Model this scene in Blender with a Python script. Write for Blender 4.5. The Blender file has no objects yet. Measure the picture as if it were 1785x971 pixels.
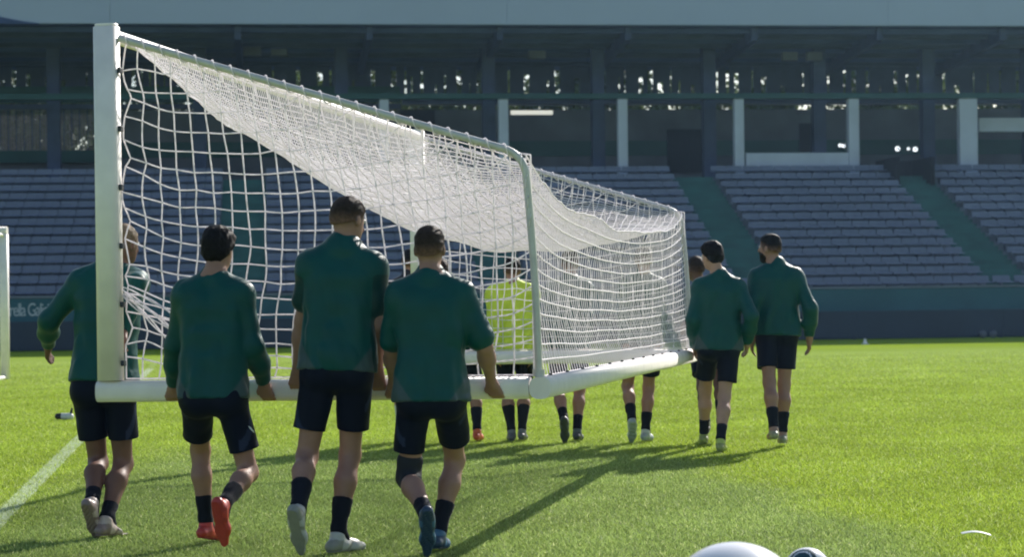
import bpy, bmesh, math, random
import numpy as np
from mathutils import Matrix, Vector

# ------------------------------------------------------------------ camera, sky, sun
scene = bpy.context.scene
IW, IH = 1785.0, 971.0                       # size of the photograph
F, PITCH, ROLL, CAMH = 3677.6, 0.0044, -0.0115, 1.430
SAZ, SEL = 0.503, 0.5498                     # sun: azimuth to the right of the view axis, elevation
cam_d = bpy.data.cameras.new("camera"); cam = bpy.data.objects.new("camera", cam_d)
scene.collection.objects.link(cam); scene.camera = cam
cam_d.sensor_width = 36.0; cam_d.lens = F * 36.0 / IW
cam_d.clip_start = 0.1; cam_d.clip_end = 3000
cam_d.dof.use_dof = True; cam_d.dof.focus_distance = 14.0; cam_d.dof.aperture_fstop = 3.6
cam.matrix_world = (Matrix.Translation((0, 0, CAMH)) @ Matrix.Rotation(math.pi / 2 + PITCH, 4, 'X')
                    @ Matrix.Rotation(ROLL, 4, 'Z'))
world = bpy.data.worlds.new("World"); scene.world = world; world.use_nodes = True
wn = world.node_tree.nodes; bg = wn['Background']
sky = wn.new('ShaderNodeTexSky'); sky.sky_type = 'NISHITA'; sky.sun_disc = False
sky.sun_elevation = SEL; sky.sun_rotation = SAZ
sky.air_density = 1.0; sky.dust_density = 1.0; sky.ozone_density = 1.3
world.node_tree.links.new(sky.outputs[0], bg.inputs[0]); bg.inputs[1].default_value = 0.104
sun_d = bpy.data.lights.new("sun", 'SUN'); sun = bpy.data.objects.new("sun", sun_d)
scene.collection.objects.link(sun)
sun_d.energy = 5.0; sun_d.angle = math.radians(0.53); sun_d.color = (1.0, 0.945, 0.87)
SUNV = Vector((math.sin(SAZ) * math.cos(SEL), math.cos(SAZ) * math.cos(SEL), math.sin(SEL)))
sun.rotation_euler = SUNV.to_track_quat('Z', 'Y').to_euler(); sun.location = SUNV * 60
scene.view_settings.view_transform = 'Standard'; scene.view_settings.look = 'None'
scene.view_settings.exposure = 0.5; scene.view_settings.gamma = 1.0
scene.view_settings.use_curve_mapping = False
scene.cycles.max_bounces = 8
scene.cycles.filter_width = 1.9               # soft phone-video optics

C = scene.collection
RNG = np.random.RandomState(7); random.seed(7)

# ------------------------------------------------------------------ pixel -> place helpers
def ray(u, v):
    a, b = u - IW / 2, v - IH / 2
    c, s = math.cos(-ROLL), math.sin(-ROLL)
    a, b = c * a - s * b, s * a + c * b
    x, y, z = a, F, -b
    cp, sp = math.cos(PITCH), math.sin(PITCH)
    return np.array([x, cp * y - sp * z, sp * y + cp * z])
def at(u, v, depth):                          # point on the pixel's ray at world y = depth
    r = ray(u, v); return r * (depth / r[1]) + np.array([0, 0, CAMH])
def ground(u, v, z=0.0):                      # point on the pixel's ray at height z
    r = ray(u, v); return r * ((z - CAMH) / r[2]) + np.array([0, 0, CAMH])

# ------------------------------------------------------------------ object helpers
def link(o, parent=None):
    C.objects.link(o)
    if parent is not None: o.parent = parent
    return o
def tag(o, label=None, cat=None, group=None, kind=None):
    if label: o['label'] = label
    if cat: o['category'] = cat
    if group: o['group'] = group
    if kind: o['kind'] = kind
    return o
def empty(name, loc=(0, 0, 0), rz=0.0, parent=None):
    o = bpy.data.objects.new(name, None); link(o, parent)
    o.location = loc; o.rotation_euler = (0, 0, rz); o.empty_display_size = 0.2
    return o
def mesh_obj(name, verts, faces, mat, parent=None, smooth=False):
    me = bpy.data.meshes.new(name)
    me.from_pydata([tuple(map(float, v)) for v in verts], [], [tuple(map(int, f)) for f in faces])
    if mat: me.materials.append(mat)
    if smooth: me.polygons.foreach_set('use_smooth', [True] * len(me.polygons))
    me.update()
    return link(bpy.data.objects.new(name, me), parent)
def fast_mesh(name, V, Fq, mat, parent=None, smooth=True):
    """V (n,3), Fq (m,k) all faces with k corners"""
    me = bpy.data.meshes.new(name); V = np.asarray(V, np.float32); Fq = np.asarray(Fq, np.int32)
    n, (m, k) = len(V), Fq.shape
    me.vertices.add(n); me.vertices.foreach_set('co', V.ravel())
    me.loops.add(m * k); me.loops.foreach_set('vertex_index', Fq.ravel())
    me.polygons.add(m)
    me.polygons.foreach_set('loop_start', np.arange(0, m * k, k, dtype=np.int32))
    me.polygons.foreach_set('loop_total', np.full(m, k, np.int32))
    me.polygons.foreach_set('use_smooth', np.full(m, smooth, bool))
    me.update(calc_edges=True)
    if mat: me.materials.append(mat)
    return link(bpy.data.objects.new(name, me), parent)
def set_col(o, cols, name='tint'):
    a = o.data.color_attributes.new(name, 'FLOAT_COLOR', 'POINT')
    c = np.ones((len(o.data.vertices), 4), np.float32); c[:, :3] = cols
    a.data.foreach_set('color', c.ravel())
class MB:
    def __init__(s): s.v = []; s.f = []
    def add(s, vs, fs):
        b = len(s.v); s.v += [tuple(x) for x in vs]; s.f += [tuple(i + b for i in f) for f in fs]
        return s
    def box(s, x0, x1, y0, y1, z0, z1):
        return s.add([(x0, y0, z0), (x1, y0, z0), (x1, y1, z0), (x0, y1, z0), (x0, y0, z1), (x1, y0, z1), (x1, y1, z1), (x0, y1, z1)],
                     [(0, 3, 2, 1), (4, 5, 6, 7), (0, 1, 5, 4), (1, 2, 6, 5), (2, 3, 7, 6), (3, 0, 4, 7)])
    def build(s, name, mat, parent=None, smooth=False, bevel=0):
        o = mesh_obj(name, s.v, s.f, mat, parent, smooth)
        if bevel:
            m = o.modifiers.new('bevel', 'BEVEL'); m.width = bevel; m.segments = 2; m.limit_method = 'ANGLE'
        return o
def tube_arrays(path, r, sides=8, cap=True):
    P = np.asarray(path, float); n = len(P)
    T = np.gradient(P, axis=0); T /= np.linalg.norm(T, axis=1)[:, None] + 1e-12
    ref = np.array([0.13, 0.21, 0.97]) if abs(T[0] @ np.array([0.13, 0.21, 0.97])) < 0.9 else np.array([0.97, 0.2, 0.1])
    N = np.cross(T, ref); N /= np.linalg.norm(N, axis=1)[:, None]
    B = np.cross(T, N)
    a = np.linspace(0, 2 * math.pi, sides, endpoint=False)
    rr = np.broadcast_to(np.asarray(r, float), (n,))
    V = P[:, None] + rr[:, None, None] * (np.cos(a)[None, :, None] * N[:, None] + np.sin(a)[None, :, None] * B[:, None])
    i = np.arange(n - 1)[:, None] * sides; j = np.arange(sides)[None]; j2 = (j + 1) % sides
    Fq = np.stack([i + j, i + j2, i + sides + j2, i + sides + j], -1).reshape(-1, 4)
    return V.reshape(-1, 3), Fq
def tubes_obj(name, paths, r, sides, mat, parent):
    Vs, Fs, b = [], [], 0
    for p in paths:
        V, f = tube_arrays(p, r, sides); Vs.append(V); Fs.append(f + b); b += len(V)
    return fast_mesh(name, np.concatenate(Vs), np.concatenate(Fs), mat, parent)
def profile_bar(name, p0, p1, side, w, d, rad, mat, parent, round_ends=0.0):
    """rounded-rectangle bar from p0 to p1; 'side' is the direction of its width w, depth d the other way"""
    p0, p1, side = map(lambda q: np.array(q, float), (p0, p1, side))
    t = (p1 - p0) / np.linalg.norm(p1 - p0); side = side - t * (side @ t); side /= np.linalg.norm(side); o = np.cross(t, side)
    pts = []
    for cx, cy, a0 in ((1, 1, 0), (-1, 1, 90), (-1, -1, 180), (1, -1, 270)):
        for q in range(5):
            a = math.radians(a0 + q * 22.5)
            pts.append((cx * (w / 2 - rad) + rad * math.cos(a), cy * (d / 2 - rad) + rad * math.sin(a)))
    L = np.linalg.norm(p1 - p0); st = [(0, 1.0), (L, 1.0)]
    if round_ends:
        e = round_ends
        st = [(e * (1 - math.cos(k)), max(.35, 1 - (e / w) * 1.6 * (1 - math.sin(k)))) for k in (0, .4, .8, 1.2, 1.57)]
        st = st + [(L - a, s) for a, s in reversed(st)]
    V = [p0 + t * a + side * x * s + o * y * s for a, s in st for x, y in pts]
    n = len(pts); Fs = []
    for k in range(len(st) - 1):
        for j in range(n): Fs.append((k * n + j, k * n + (j + 1) % n, (k + 1) * n + (j + 1) % n, (k + 1) * n + j))
    Fs.append(tuple(reversed(range(n)))); Fs.append(tuple(range((len(st) - 1) * n, len(st) * n)))
    ob = mesh_obj(name, V, Fs, mat, parent)
    ob.data.polygons.foreach_set('use_smooth', [len(p.vertices) == 4 for p in ob.data.polygons])
    return ob

# ------------------------------------------------------------------ materials
def new_mat(name):
    m = bpy.data.materials.new(name); m.use_nodes = True
    return m, m.node_tree.nodes, m.node_tree.links, m.node_tree.nodes['Principled BSDF']
def plain(name, col, rough=0.6, var=0.12, scale=6.0, metal=0.0, bump=0.0, bscale=60.0, spec=0.4, trans=0.0, sheen=0.0):
    m, N, L, P = new_mat(name)
    tc = N.new('ShaderNodeTexCoord'); nz = N.new('ShaderNodeTexNoise'); nz.inputs['Scale'].default_value = scale
    nz.inputs['Detail'].default_value = 6
    L.new(tc.outputs['Object'], nz.inputs['Vector'])
    rp = N.new('ShaderNodeValToRGB')
    c = np.array(col)
    rp.color_ramp.elements[0].position = .3; rp.color_ramp.elements[1].position = .7
    rp.color_ramp.elements[0].color = (*np.clip(c * (1 - var), 0, 1), 1); rp.color_ramp.elements[1].color = (*np.clip(c * (1 + var), 0, 1), 1)
    L.new(nz.outputs[0], rp.inputs[0]); L.new(rp.outputs[0], P.inputs['Base Color'])
    P.inputs['Roughness'].default_value = rough; P.inputs['Metallic'].default_value = metal
    P.inputs['Specular IOR Level'].default_value = spec
    if sheen: P.inputs['Sheen Weight'].default_value = sheen
    if bump:
        n2 = N.new('ShaderNodeTexNoise'); n2.inputs['Scale'].default_value = bscale; n2.inputs['Detail'].default_value = 4
        b = N.new('ShaderNodeBump'); b.inputs['Strength'].default_value = bump; b.inputs['Distance'].default_value = .01
        L.new(tc.outputs['Object'], n2.inputs['Vector']); L.new(n2.outputs[0], b.inputs['Height']); L.new(b.outputs[0], P.inputs['Normal'])
    if trans:
        tr = N.new('ShaderNodeBsdfTranslucent'); L.new(rp.outputs[0], tr.inputs[0])
        mx = N.new('ShaderNodeMixShader'); mx.inputs[0].default_value = trans
        L.new(P.outputs[0], mx.inputs[1]); L.new(tr.outputs[0], mx.inputs[2]); L.new(mx.outputs[0], N['Material Output'].inputs[0])
    return m
def tinted(name, rough=0.7, bump=0.0, bscale=300, spec=0.3, sheen=0.0, trans=0.0, var=.1, vscale=8):
    """colour from the mesh's own 'tint' attribute"""
    m, N, L, P = new_mat(name)
    at_ = N.new('ShaderNodeAttribute'); at_.attribute_name = 'tint'
    tc = N.new('ShaderNodeTexCoord'); nz = N.new('ShaderNodeTexNoise'); nz.inputs['Scale'].default_value = vscale; nz.inputs['Detail'].default_value = 5
    L.new(tc.outputs['Object'], nz.inputs['Vector'])
    mr = N.new('ShaderNodeMapRange'); mr.inputs[1].default_value = .3; mr.inputs[2].default_value = .7
    mr.inputs[3].default_value = 1 - var; mr.inputs[4].default_value = 1 + var
    L.new(nz.outputs[0], mr.inputs[0])
    mu = N.new('ShaderNodeVectorMath'); mu.operation = 'SCALE'
    L.new(at_.outputs['Color'], mu.inputs[0]); L.new(mr.outputs[0], mu.inputs['Scale'])
    L.new(mu.outputs[0], P.inputs['Base Color'])
    P.inputs['Roughness'].default_value = rough; P.inputs['Specular IOR Level'].default_value = spec
    if sheen: P.inputs['Sheen Weight'].default_value = sheen; P.inputs['Sheen Roughness'].default_value = .25
    if bump:
        n2 = N.new('ShaderNodeTexNoise'); n2.inputs['Scale'].default_value = bscale; n2.inputs['Detail'].default_value = 3
        b = N.new('ShaderNodeBump'); b.inputs['Strength'].default_value = bump; b.inputs['Distance'].default_value = .004
        L.new(tc.outputs['Object'], n2.inputs['Vector']); L.new(n2.outputs[0], b.inputs['Height']); L.new(b.outputs[0], P.inputs['Normal'])
    if trans:
        tr = N.new('ShaderNodeBsdfTranslucent'); L.new(mu.outputs[0], tr.inputs[0])
        mx = N.new('ShaderNodeMixShader'); mx.inputs[0].default_value = trans
        L.new(P.outputs[0], mx.inputs[1]); L.new(tr.outputs[0], mx.inputs[2]); L.new(mx.outputs[0], N['Material Output'].inputs[0])
    return m
M = {}
M['white_paint'] = plain('white_paint', (.88, .83, .79), .42, .07, 7, bump=.04, bscale=30)
M['white_strip'] = plain('white_strip', (.7, .72, .7), .5, .05, 5)
M['galv'] = plain('galvanised_tube', (.58, .57, .55), .45, .1, 14, metal=.15)
M['clip'] = plain('black_clip', (.03, .035, .045), .5, .1)
M['net'] = plain('net_cord', (.92, .885, .91), .65, .03, 20, trans=.48)
M['concrete'] = plain('concrete', (.17, .195, .235), .85, .15, 1.2, bump=.2, bscale=20)
M['seat'] = plain('seat_plastic', (.155, .178, .245), .6, .14, .5)
M['stair_green'] = plain('stair_green', (.035, .13, .12), .75, .2, 1.5)
M['wall_green'] = plain('wall_green', (.028, .115, .145), .7, .12, .8)
M['band_green'] = plain('band_green', (.014, .075, .07), .6, .15, .8)
M['board'] = plain('board_navy', (.010, .028, .062), .45, .15, .7)
M['column'] = plain('column_white', (.50, .55, .64), .7, .07, 1.5)
M['fascia'] = plain('fascia_panel', (.36, .42, .56), .6, .05, .25)
M['roof'] = plain('roof_dark', (.055, .085, .20), .8, .25, .6)  # blue mixed into the colour stands in for veiling glare on the underside
M['steel'] = plain('steel_dark', (.04, .06, .125), .6, .2, 2)
M['backwall'] = plain('backwall', (.115, .125, .15), .8, .25, .7)
M['letter'] = plain('letter_paint', (.5, .56, .58), .6, .1)
M['bark'] = plain('bark', (.09, .065, .045), .9, .3, 6, bump=.5)
M['leaf'] = plain('leaf', (.075, .11, .03), .6, .35, 1.5, trans=.35)
M['ball_white'] = plain('ball_white', (.8, .8, .82), .2, .03, 4, spec=.5)
M['ball_navy'] = plain('ball_navy', (.02, .07, .16), .3, .1, 4, spec=.5)
M['ball_teal'] = plain('ball_teal', (.015, .06, .07), .3, .1, 4, spec=.5)
M['skin'] = tinted('skin', .55, .12, 90, .35, var=.08, vscale=14)
M['cloth'] = tinted('jersey', .45, .3, 350, .2, .16, var=.08, vscale=10)
M['hair'] = tinted('hair', .6, .9, 200, .1, var=.3, vscale=60)
M['boot'] = tinted('boot', .4, .1, 120, .45, var=.08, vscale=25)
M['eye'] = plain('eye', (.6, .58, .55), .2, .05)
M['sock'] = tinted('sock', .9, .5, 260, .15, .2)
M['grass'] = tinted('grass_blades', .6, 0, 1, .2, trans=.5, var=.12, vscale=.9)
M['shorts'] = tinted('shorts_cloth', .55, .25, 350, .10, .0, var=.08, vscale=10)
M['blackish'] = plain('black_cloth', (.012, .014, .02), .8, .15)

def ground_material():
    m, N, L, P = new_mat('turf')
    geo = N.new('ShaderNodeNewGeometry')
    def noise(sc, det=6, vec=None, rough=.6):
        n = N.new('ShaderNodeTexNoise'); n.inputs['Scale'].default_value = sc; n.inputs['Detail'].default_value = det
        n.inputs['Roughness'].default_value = rough
        L.new(vec or geo.outputs['Position'], n.inputs['Vector']); return n
    mp = N.new('ShaderNodeMapping'); mp.inputs['Scale'].default_value = (1.0, .28, 1)
    L.new(geo.outputs['Position'], mp.inputs['Vector'])
    fine = noise(26, 8, mp.outputs[0], .75); mid = noise(2.2, 5); big = noise(.12, 3)
    r1 = N.new('ShaderNodeValToRGB'); e = r1.color_ramp.elements
    e[0].position = .32; e[0].color = (.165, .25, .018, 1); e[1].position = .70; e[1].color = (.295, .40, .038, 1)
    L.new(fine.outputs[0], r1.inputs[0])
    def mixc(fac, a, b, mode='MIX'):
        x = N.new('ShaderNodeMix'); x.data_type = 'RGBA'; x.blend_type = mode
        if isinstance(fac, float): x.inputs[0].default_value = fac
        else: L.new(fac, x.inputs[0])
        L.new(a, x.inputs[6])
        if isinstance(b, tuple): x.inputs[7].default_value = b
        else: L.new(b, x.inputs[7])
        return x.outputs[2]
    def ramp(sock, p0, p1, lo, hi):
        mr = N.new('ShaderNodeMapRange'); mr.interpolation_type = 'SMOOTHSTEP'
        for i, v in enumerate((p0, p1, lo, hi)): mr.inputs[i + 1].default_value = v
        L.new(sock, mr.inputs[0]); return mr.outputs[0]
    sep = N.new('ShaderNodeSeparateXYZ'); L.new(geo.outputs['Position'], sep.inputs[0])
    col = r1.outputs[0]
    col = mixc(ramp(mid.outputs[0], .35, .7, 0, .35), col, (.27, .35, .04, 1))
    # cross mowing bands far out (the far ones paler), bright band between
    nb = noise(.35, 3)
    yy = N.new('ShaderNodeMath'); yy.operation = 'ADD'
    sc = N.new('ShaderNodeMath'); sc.operation = 'MULTIPLY'; sc.inputs[1].default_value = 5.0
    L.new(nb.outputs[0], sc.inputs[0]); L.new(sep.outputs[1], yy.inputs[0]); L.new(sc.outputs[0], yy.inputs[1])
    m1 = ramp(yy.outputs[0], 31, 36, 0, 1); m2 = ramp(yy.outputs[0], 46, 51, 1, 0)
    mm = N.new('ShaderNodeMath'); mm.operation = 'MULTIPLY'; L.new(m1, mm.inputs[0]); L.new(m2, mm.inputs[1])
    mm2 = N.new('ShaderNodeMath'); mm2.operation = 'MULTIPLY'; mm2.inputs[1].default_value = .6; L.new(mm.outputs[0], mm2.inputs[0])
    col = mixc(mm2.outputs[0], col, (.31, .40, .12, 1))
    # worn, duller strip under the players
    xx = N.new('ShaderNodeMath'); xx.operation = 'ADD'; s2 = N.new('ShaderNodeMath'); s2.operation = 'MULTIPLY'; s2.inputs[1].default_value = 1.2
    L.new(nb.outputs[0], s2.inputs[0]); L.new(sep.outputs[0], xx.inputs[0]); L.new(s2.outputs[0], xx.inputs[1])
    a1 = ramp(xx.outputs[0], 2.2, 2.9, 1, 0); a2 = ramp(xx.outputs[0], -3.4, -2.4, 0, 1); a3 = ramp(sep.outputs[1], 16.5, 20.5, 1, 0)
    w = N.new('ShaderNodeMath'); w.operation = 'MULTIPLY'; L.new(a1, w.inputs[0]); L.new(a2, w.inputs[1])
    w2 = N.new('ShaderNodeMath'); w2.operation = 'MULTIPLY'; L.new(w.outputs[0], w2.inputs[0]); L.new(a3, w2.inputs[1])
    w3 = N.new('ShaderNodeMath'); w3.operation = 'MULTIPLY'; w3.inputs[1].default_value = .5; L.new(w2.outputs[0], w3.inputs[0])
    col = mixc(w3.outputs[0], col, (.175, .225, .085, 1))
    m3 = N.new('ShaderNodeMapping'); m3.inputs['Scale'].default_value = (.22, 1.0, 1); L.new(geo.outputs['Position'], m3.inputs['Vector'])
    st = noise(.9, 7, m3.outputs[0], .7)
    col = mixc(ramp(st.outputs[0], .38, .64, .0, .42), col, (.15, .235, .022, 1))
    L.new(col, P.inputs['Base Color']); P.inputs['Roughness'].default_value = 1; P.inputs['Specular IOR Level'].default_value = 0
    b = N.new('ShaderNodeBump'); b.inputs['Strength'].default_value = .5; b.inputs['Distance'].default_value = .03
    L.new(fine.outputs[0], b.inputs['Height']); L.new(b.outputs[0], P.inputs['Normal'])
    return m
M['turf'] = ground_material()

# ------------------------------------------------------------------ the ground
g = 420.0
o = mesh_obj('ground', [(-g, -g, 0), (g, -g, 0), (g, g, 0), (-g, g, 0)], [(0, 1, 2, 3)], M['turf']); tag(o, kind='structure')
LA, LB = ground(0, 905), ground(135, 770)
LD = (LB - LA) / np.linalg.norm(LB - LA); LN = np.array([-LD[1], LD[0], 0]); LHW = .065
l0, l1 = LA - LD * 9, LA + LD * 26
o = mesh_obj('touchline', [l0 - LN * LHW, l1 - LN * LHW, l1 + LN * LHW, l0 + LN * LHW], [(0, 1, 2, 3)], plain('line_paint', (.32, .40, .22), .8, .25, 14), None)
o.location.z = .004; tag(o, kind='structure')

# ------------------------------------------------------------------ grass blades (nearest turf)
def make_grass():
    n = 1150000
    d = 9.3 + (44 - 9.3) * RNG.rand(n) ** 1.45
    x = (RNG.rand(n) - .5) * (d * .4853 + 2.4)
    keep = RNG.rand(n) < np.clip((44 - d) / 18, 0, 1) * np.clip((d * .4853 + 2.4) / 9, 0, 1)
    x, d = x[keep], d[keep]; n = len(x)
    h = (.012 + .016 * RNG.rand(n)); w = (.0023 + .0020 * RNG.rand(n)) * (1 + np.clip((d - 20) / 20, 0, 1))
    az = RNG.rand(n) * 2 * math.pi; lean = .016 * RNG.randn(n, 2)
    base = np.stack([x, d, np.zeros(n)], 1); side = np.stack([np.cos(az), np.sin(az), np.zeros(n)], 1) * w[:, None]
    tip = base + np.stack([lean[:, 0], lean[:, 1], h], 1)
    V = np.stack([base - side, base + side, tip], 1).reshape(-1, 3)
    patch = .5 + .5 * np.sin(x * 1.9 + np.sin(d * 1.3) * 1.7) * np.sin(d * 1.1 + np.sin(x * 2.3))
    lum = .62 + .76 * RNG.rand(n); cx = np.stack([.345 + .05 * RNG.rand(n), .455 + .03 * RNG.rand(n), .045 + .03 * RNG.rand(n)], 1) * lum[:, None] * np.array([.90, .93, .98])
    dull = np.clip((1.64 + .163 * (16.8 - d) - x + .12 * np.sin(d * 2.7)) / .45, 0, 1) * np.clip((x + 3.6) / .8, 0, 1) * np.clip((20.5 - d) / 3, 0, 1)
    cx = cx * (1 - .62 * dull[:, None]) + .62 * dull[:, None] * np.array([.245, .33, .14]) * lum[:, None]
    cx *= (.9 + .2 * patch)[:, None]
    pale = RNG.rand(n) < .05
    cx[pale] = np.array([.6, .66, .3])
    off = (base - LA) @ LN
    white = (np.abs(off) < LHW) & (RNG.rand(n) < .6)
    cx[white] = np.array([.46, .54, .33])
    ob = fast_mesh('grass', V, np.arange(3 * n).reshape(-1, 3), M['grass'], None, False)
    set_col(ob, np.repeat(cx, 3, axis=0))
    tag(ob, 'short mown grass of the pitch under the players', 'grass', kind='stuff')
make_grass()

# ------------------------------------------------------------------ the grandstand
SROT = math.radians(6.5); SD = 53.6
stand = empty('grandstand', (0, SD, 0), SROT)
tag(stand, 'shaded grandstand with rows of grey seats, green stairways and a dark roof', 'grandstand')
def sx(u, yl):                                 # local x on the stand of a pixel column, at setback yl
    r = ray(u, 400); k = r[0] / r[1]
    t, s = math.cos(SROT), math.sin(SROT)      # world = (x t - y s, SD + x s + y t)
    return (k * (SD + yl * t) + yl * s) / (t - k * s)
def sz(u, v, yl):
    x = sx(u, yl); return at(u, v, SD + x * math.sin(SROT) + yl * math.cos(SROT))[2]
X0, X1 = -34.0, 36.0
NR, TR, RI, Z0, Y0 = 14, .72, .268, 1.22, .30
MB().box(X0, X1, 0, .28, 0, 1.30).build('front_wall', M['wall_green'], stand, bevel=.02)
MB().box(X0, X1, -.03, .31, 1.302, 1.36).build('coping', M['concrete'], stand, bevel=.01)
gang_x = [sx(1330, .6) + 6.75 * k for k in range(-2, 2)]; GW = .62
for i in range(NR):
    MB().box(X0, X1, Y0 + i * TR + .003, Y0 + (i + 1) * TR, .0 if i == 0 else Z0 + (i - 1) * RI - .05, Z0 + i * RI).build('step', M['concrete'], stand)
for gx in gang_x:
    for i in range(NR):
        for q in (0, 1):
            zz = Z0 + i * RI - RI / 2 + q * RI / 2 + .012
            yy = Y0 + i * TR + q * TR / 2 - TR / 2
            if yy > .3 + TR * .9: MB().box(gx - GW, gx + GW, yy, yy + TR / 2 - .004, zz - RI / 2 - .02, zz + .008).build('stair', M['stair_green'], stand)
# one moulded seat: back shell with a rolled top and a tip-up pan
def seat_arrays():
    w = .246
    prof = [(-.0, .40, 0), (.02, .44, 0), (.06, .78, .0), (.085, .80, 0)]     # back: (y, z)
    mb = MB()
    def shell(pr, w0, w1, th):
        vs, fs = [], []
        for k, (y, z) in enumerate(pr):
            ww = w0 + (w1 - w0) * k / (len(pr) - 1)
            vs += [(-ww, y, z), (0, y + .02, z), (ww, y, z), (-ww, y + th, z + .004), (ww, y + th, z + .004)]
        for k in range(len(pr) - 1):
            a, b = k * 5, k * 5 + 5
            fs += [(a, a + 1, b + 1, b), (a + 1, a + 2, b + 2, b + 1), (a + 4, a + 3, b + 3, b + 4), (a + 2, a + 4, b + 4, b + 2), (a + 3, a, b, b + 3)]
        e = (len(pr) - 1) * 5
        fs += [(e, e + 1, e + 2, e + 4, e + 3), (2, 1, 0, 3, 4)]
        mb.add(vs, fs)
    shell([(.30, .20), (.33, .34), (.355, .385)], w, w * .93, .03)
    shell([(-.02, .20), (.02, .225), (.26, .205), (.31, .21)], w * .9, w, .02)
    mb.box(-.03, .03, .30, .42, .0, .24)
    return mb
seat_mb = seat_arrays()
seat_me = None; spots = []
ends = [X0 + .1] + [e for gx in gang_x for e in (gx - GW - .01, gx + GW + .01)] + [X1 - .1]
for i in range(NR):
    for a, b in zip(ends[0::2], ends[1::2]):
        if b - a < .5: continue
        n_ = int((b - a) / .497); p_ = (b - a) / n_
        for k in range(n_): spots.append((a + p_ * (k + .5), Y0 + i * TR + .12, Z0 + i * RI, i))
    if i == 0:
        for gx in gang_x: spots += [(gx - .3, Y0 + .12, Z0, 0), (gx + .3, Y0 + .12, Z0, 0)]
def in_view(s):
    wx = s[0] * math.cos(SROT) - s[1] * math.sin(SROT); wy = SD + s[0] * math.sin(SROT) + s[1] * math.cos(SROT)
    u = IW / 2 + F * wx / wy
    return -20 < u < IW + 20 and not (190 < u < 900 and s[3] < 5) and not (1210 < u < 1400 and s[3] < 6)
cand = sorted([s for s in spots if in_view(s)], key=lambda s: s[0] * math.sin(SROT) + s[1])
near = set(cand[:300])
for s in cand[:300]:
    if seat_me is None:
        so = seat_mb.build('seat', M['seat'], stand); seat_me = so.data
    else:
        so = link(bpy.data.objects.new('seat', seat_me), stand)
    so.location = s[:3]; so.rotation_euler.z = random.uniform(-.02, .02)
rest = [s for s in spots if s not in near]
sv = np.array(seat_mb.v); allv, allf = [], []
for k, s in enumerate(rest):
    allv.append(sv + np.array(s[:3])); allf += [tuple(i + k * len(sv) for i in f) for f in seat_mb.f]
o = mesh_obj('far_seats', np.concatenate(allv), allf, M['seat'], stand); tag(o, kind='stuff')
# concourse behind the last row
YT = Y0 + NR * TR; ZT = Z0 + (NR - 1) * RI
YB = YT + 5.6                                   # back wall
u0 = 1400
zc0, zc1 = ZT + .02, sz(u0, 176, YT + .9)
MB().box(X0, X1, YT + .004, YB + 1, ZT - .6, ZT + .04).build('concourse_floor', M['concrete'], stand)
zb1, zb2, zb3 = sz(u0, 270, YB), sz(u0, 244, YB), sz(u0, 190, YB)
def wall_seg(name, a, b, z0, z1, mat, y=YB, th=.3): MB().box(a, b, y, y + th, z0, z1).build(name, mat, stand)
xl = sx(172, YB)
wall_seg('back_wall', xl, X1, ZT + .045, zb3, M['backwall'])
wall_seg('back_wall', X0, xl - .004, ZT + .045, sz(60, 262, YB), M['backwall'])
wall_seg('green_band', xl, X1, zb1, zb2, M['band_green'], YB - .06, .055)
wall_seg('green_band', X0, sx(175, YB), sz(60, 283, YB - .4), sz(60, 262, YB - .4), M['band_green'], YB - .4, .09)
wall_seg('green_band', X0, sx(700, YB - .3), sz(60, 178, YB - .3), sz(60, 150, YB - .3), M['band_green'], YB - .3, .12)
wall_seg('lintel', sx(705, YB - .3), X1, sz(u0, 180, YB - .3), sz(u0, 164, YB - .3), M['steel'], YB - .3, .6)
wall_seg('lintel', X0, sx(702, YB - .3), sz(60, 190, YB - .1), sz(60, 181, YB - .1), M['steel'], YB - .1, .4)
# upright bars of the rear fence on the left
for k in range(46):
    x = sx(-40, YB) + (sx(168, YB) - sx(-40, YB)) * k / 45
    MB().box(x - .022, x + .022, YB + .05, YB + .1, sz(60, 262, YB) + .003, sz(60, 190, YB)).build('fence_bar', M['backwall'] if k % 3 else M['steel'], stand)
# uneven boards closing most of the daylight strip under the roof
xx_ = sx(-60, YB); k = 0
while xx_ < sx(1850, YB):
    wd = random.uniform(.12, .6); gap = random.choice((.05, .07, .1, .14, .18))
    MB().box(xx_, xx_ + wd, YB + .12, YB + .17, sz(u0, 170, YB), sz(u0, 108, YB)).build('board', M['steel'], stand)
    if random.random() < .5:
        za = random.uniform(118, 150)
        MB().box(xx_ + wd + .002, xx_ + wd + gap - .002, YB + .12, YB + .17, sz(u0, za, YB), sz(u0, 108, YB)) .build('board', M['steel'], stand)
    xx_ += wd + gap; k += 1
# pale columns and parapet frames at the top of the seats
YC = YT + .55
for u, wpx in ((672, 16), (880, 17), (1088, 17), (1291, 17), (1491, 19), (1691, 33)):
    x = sx(u, YC); w = wpx / 2 * (SD + YC) / F
    MB().box(x - w, x + w, YC, YC + .3, ZT + .045, zc1 + .05).build('column', M['column'], stand, bevel=.015)
MB().box(sx(1302, YC), sx(1481, YC), YC - .02, YC + .16, sz(u0, 291, YC), sz(u0, 266, YC)).build('parapet', M['column'], stand, bevel=.01)
MB().box(sx(1709, YC + 1), sx(1830, YC + 1), YC + 1, YC + 1.2, sz(1750, 229, YC + 1), sz(1750, 205, YC + 1)).build('beam', M['column'], stand, bevel=.01)
MB().box(X0, X1, YC - .05, YC + .45, zc1 + .055, zc1 + .22).build('head_beam', M['band_green'], stand)
for u in (95, 350, 598, 855, 1046, 1240, 1432, 1622, 1800):
    x = sx(u, YC + 1.8); MB().box(x - .2, x + .2, YC + 1.8, YC + 2.2, ZT + .045, 9.2).build('steel_column', M['steel'], stand)
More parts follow.
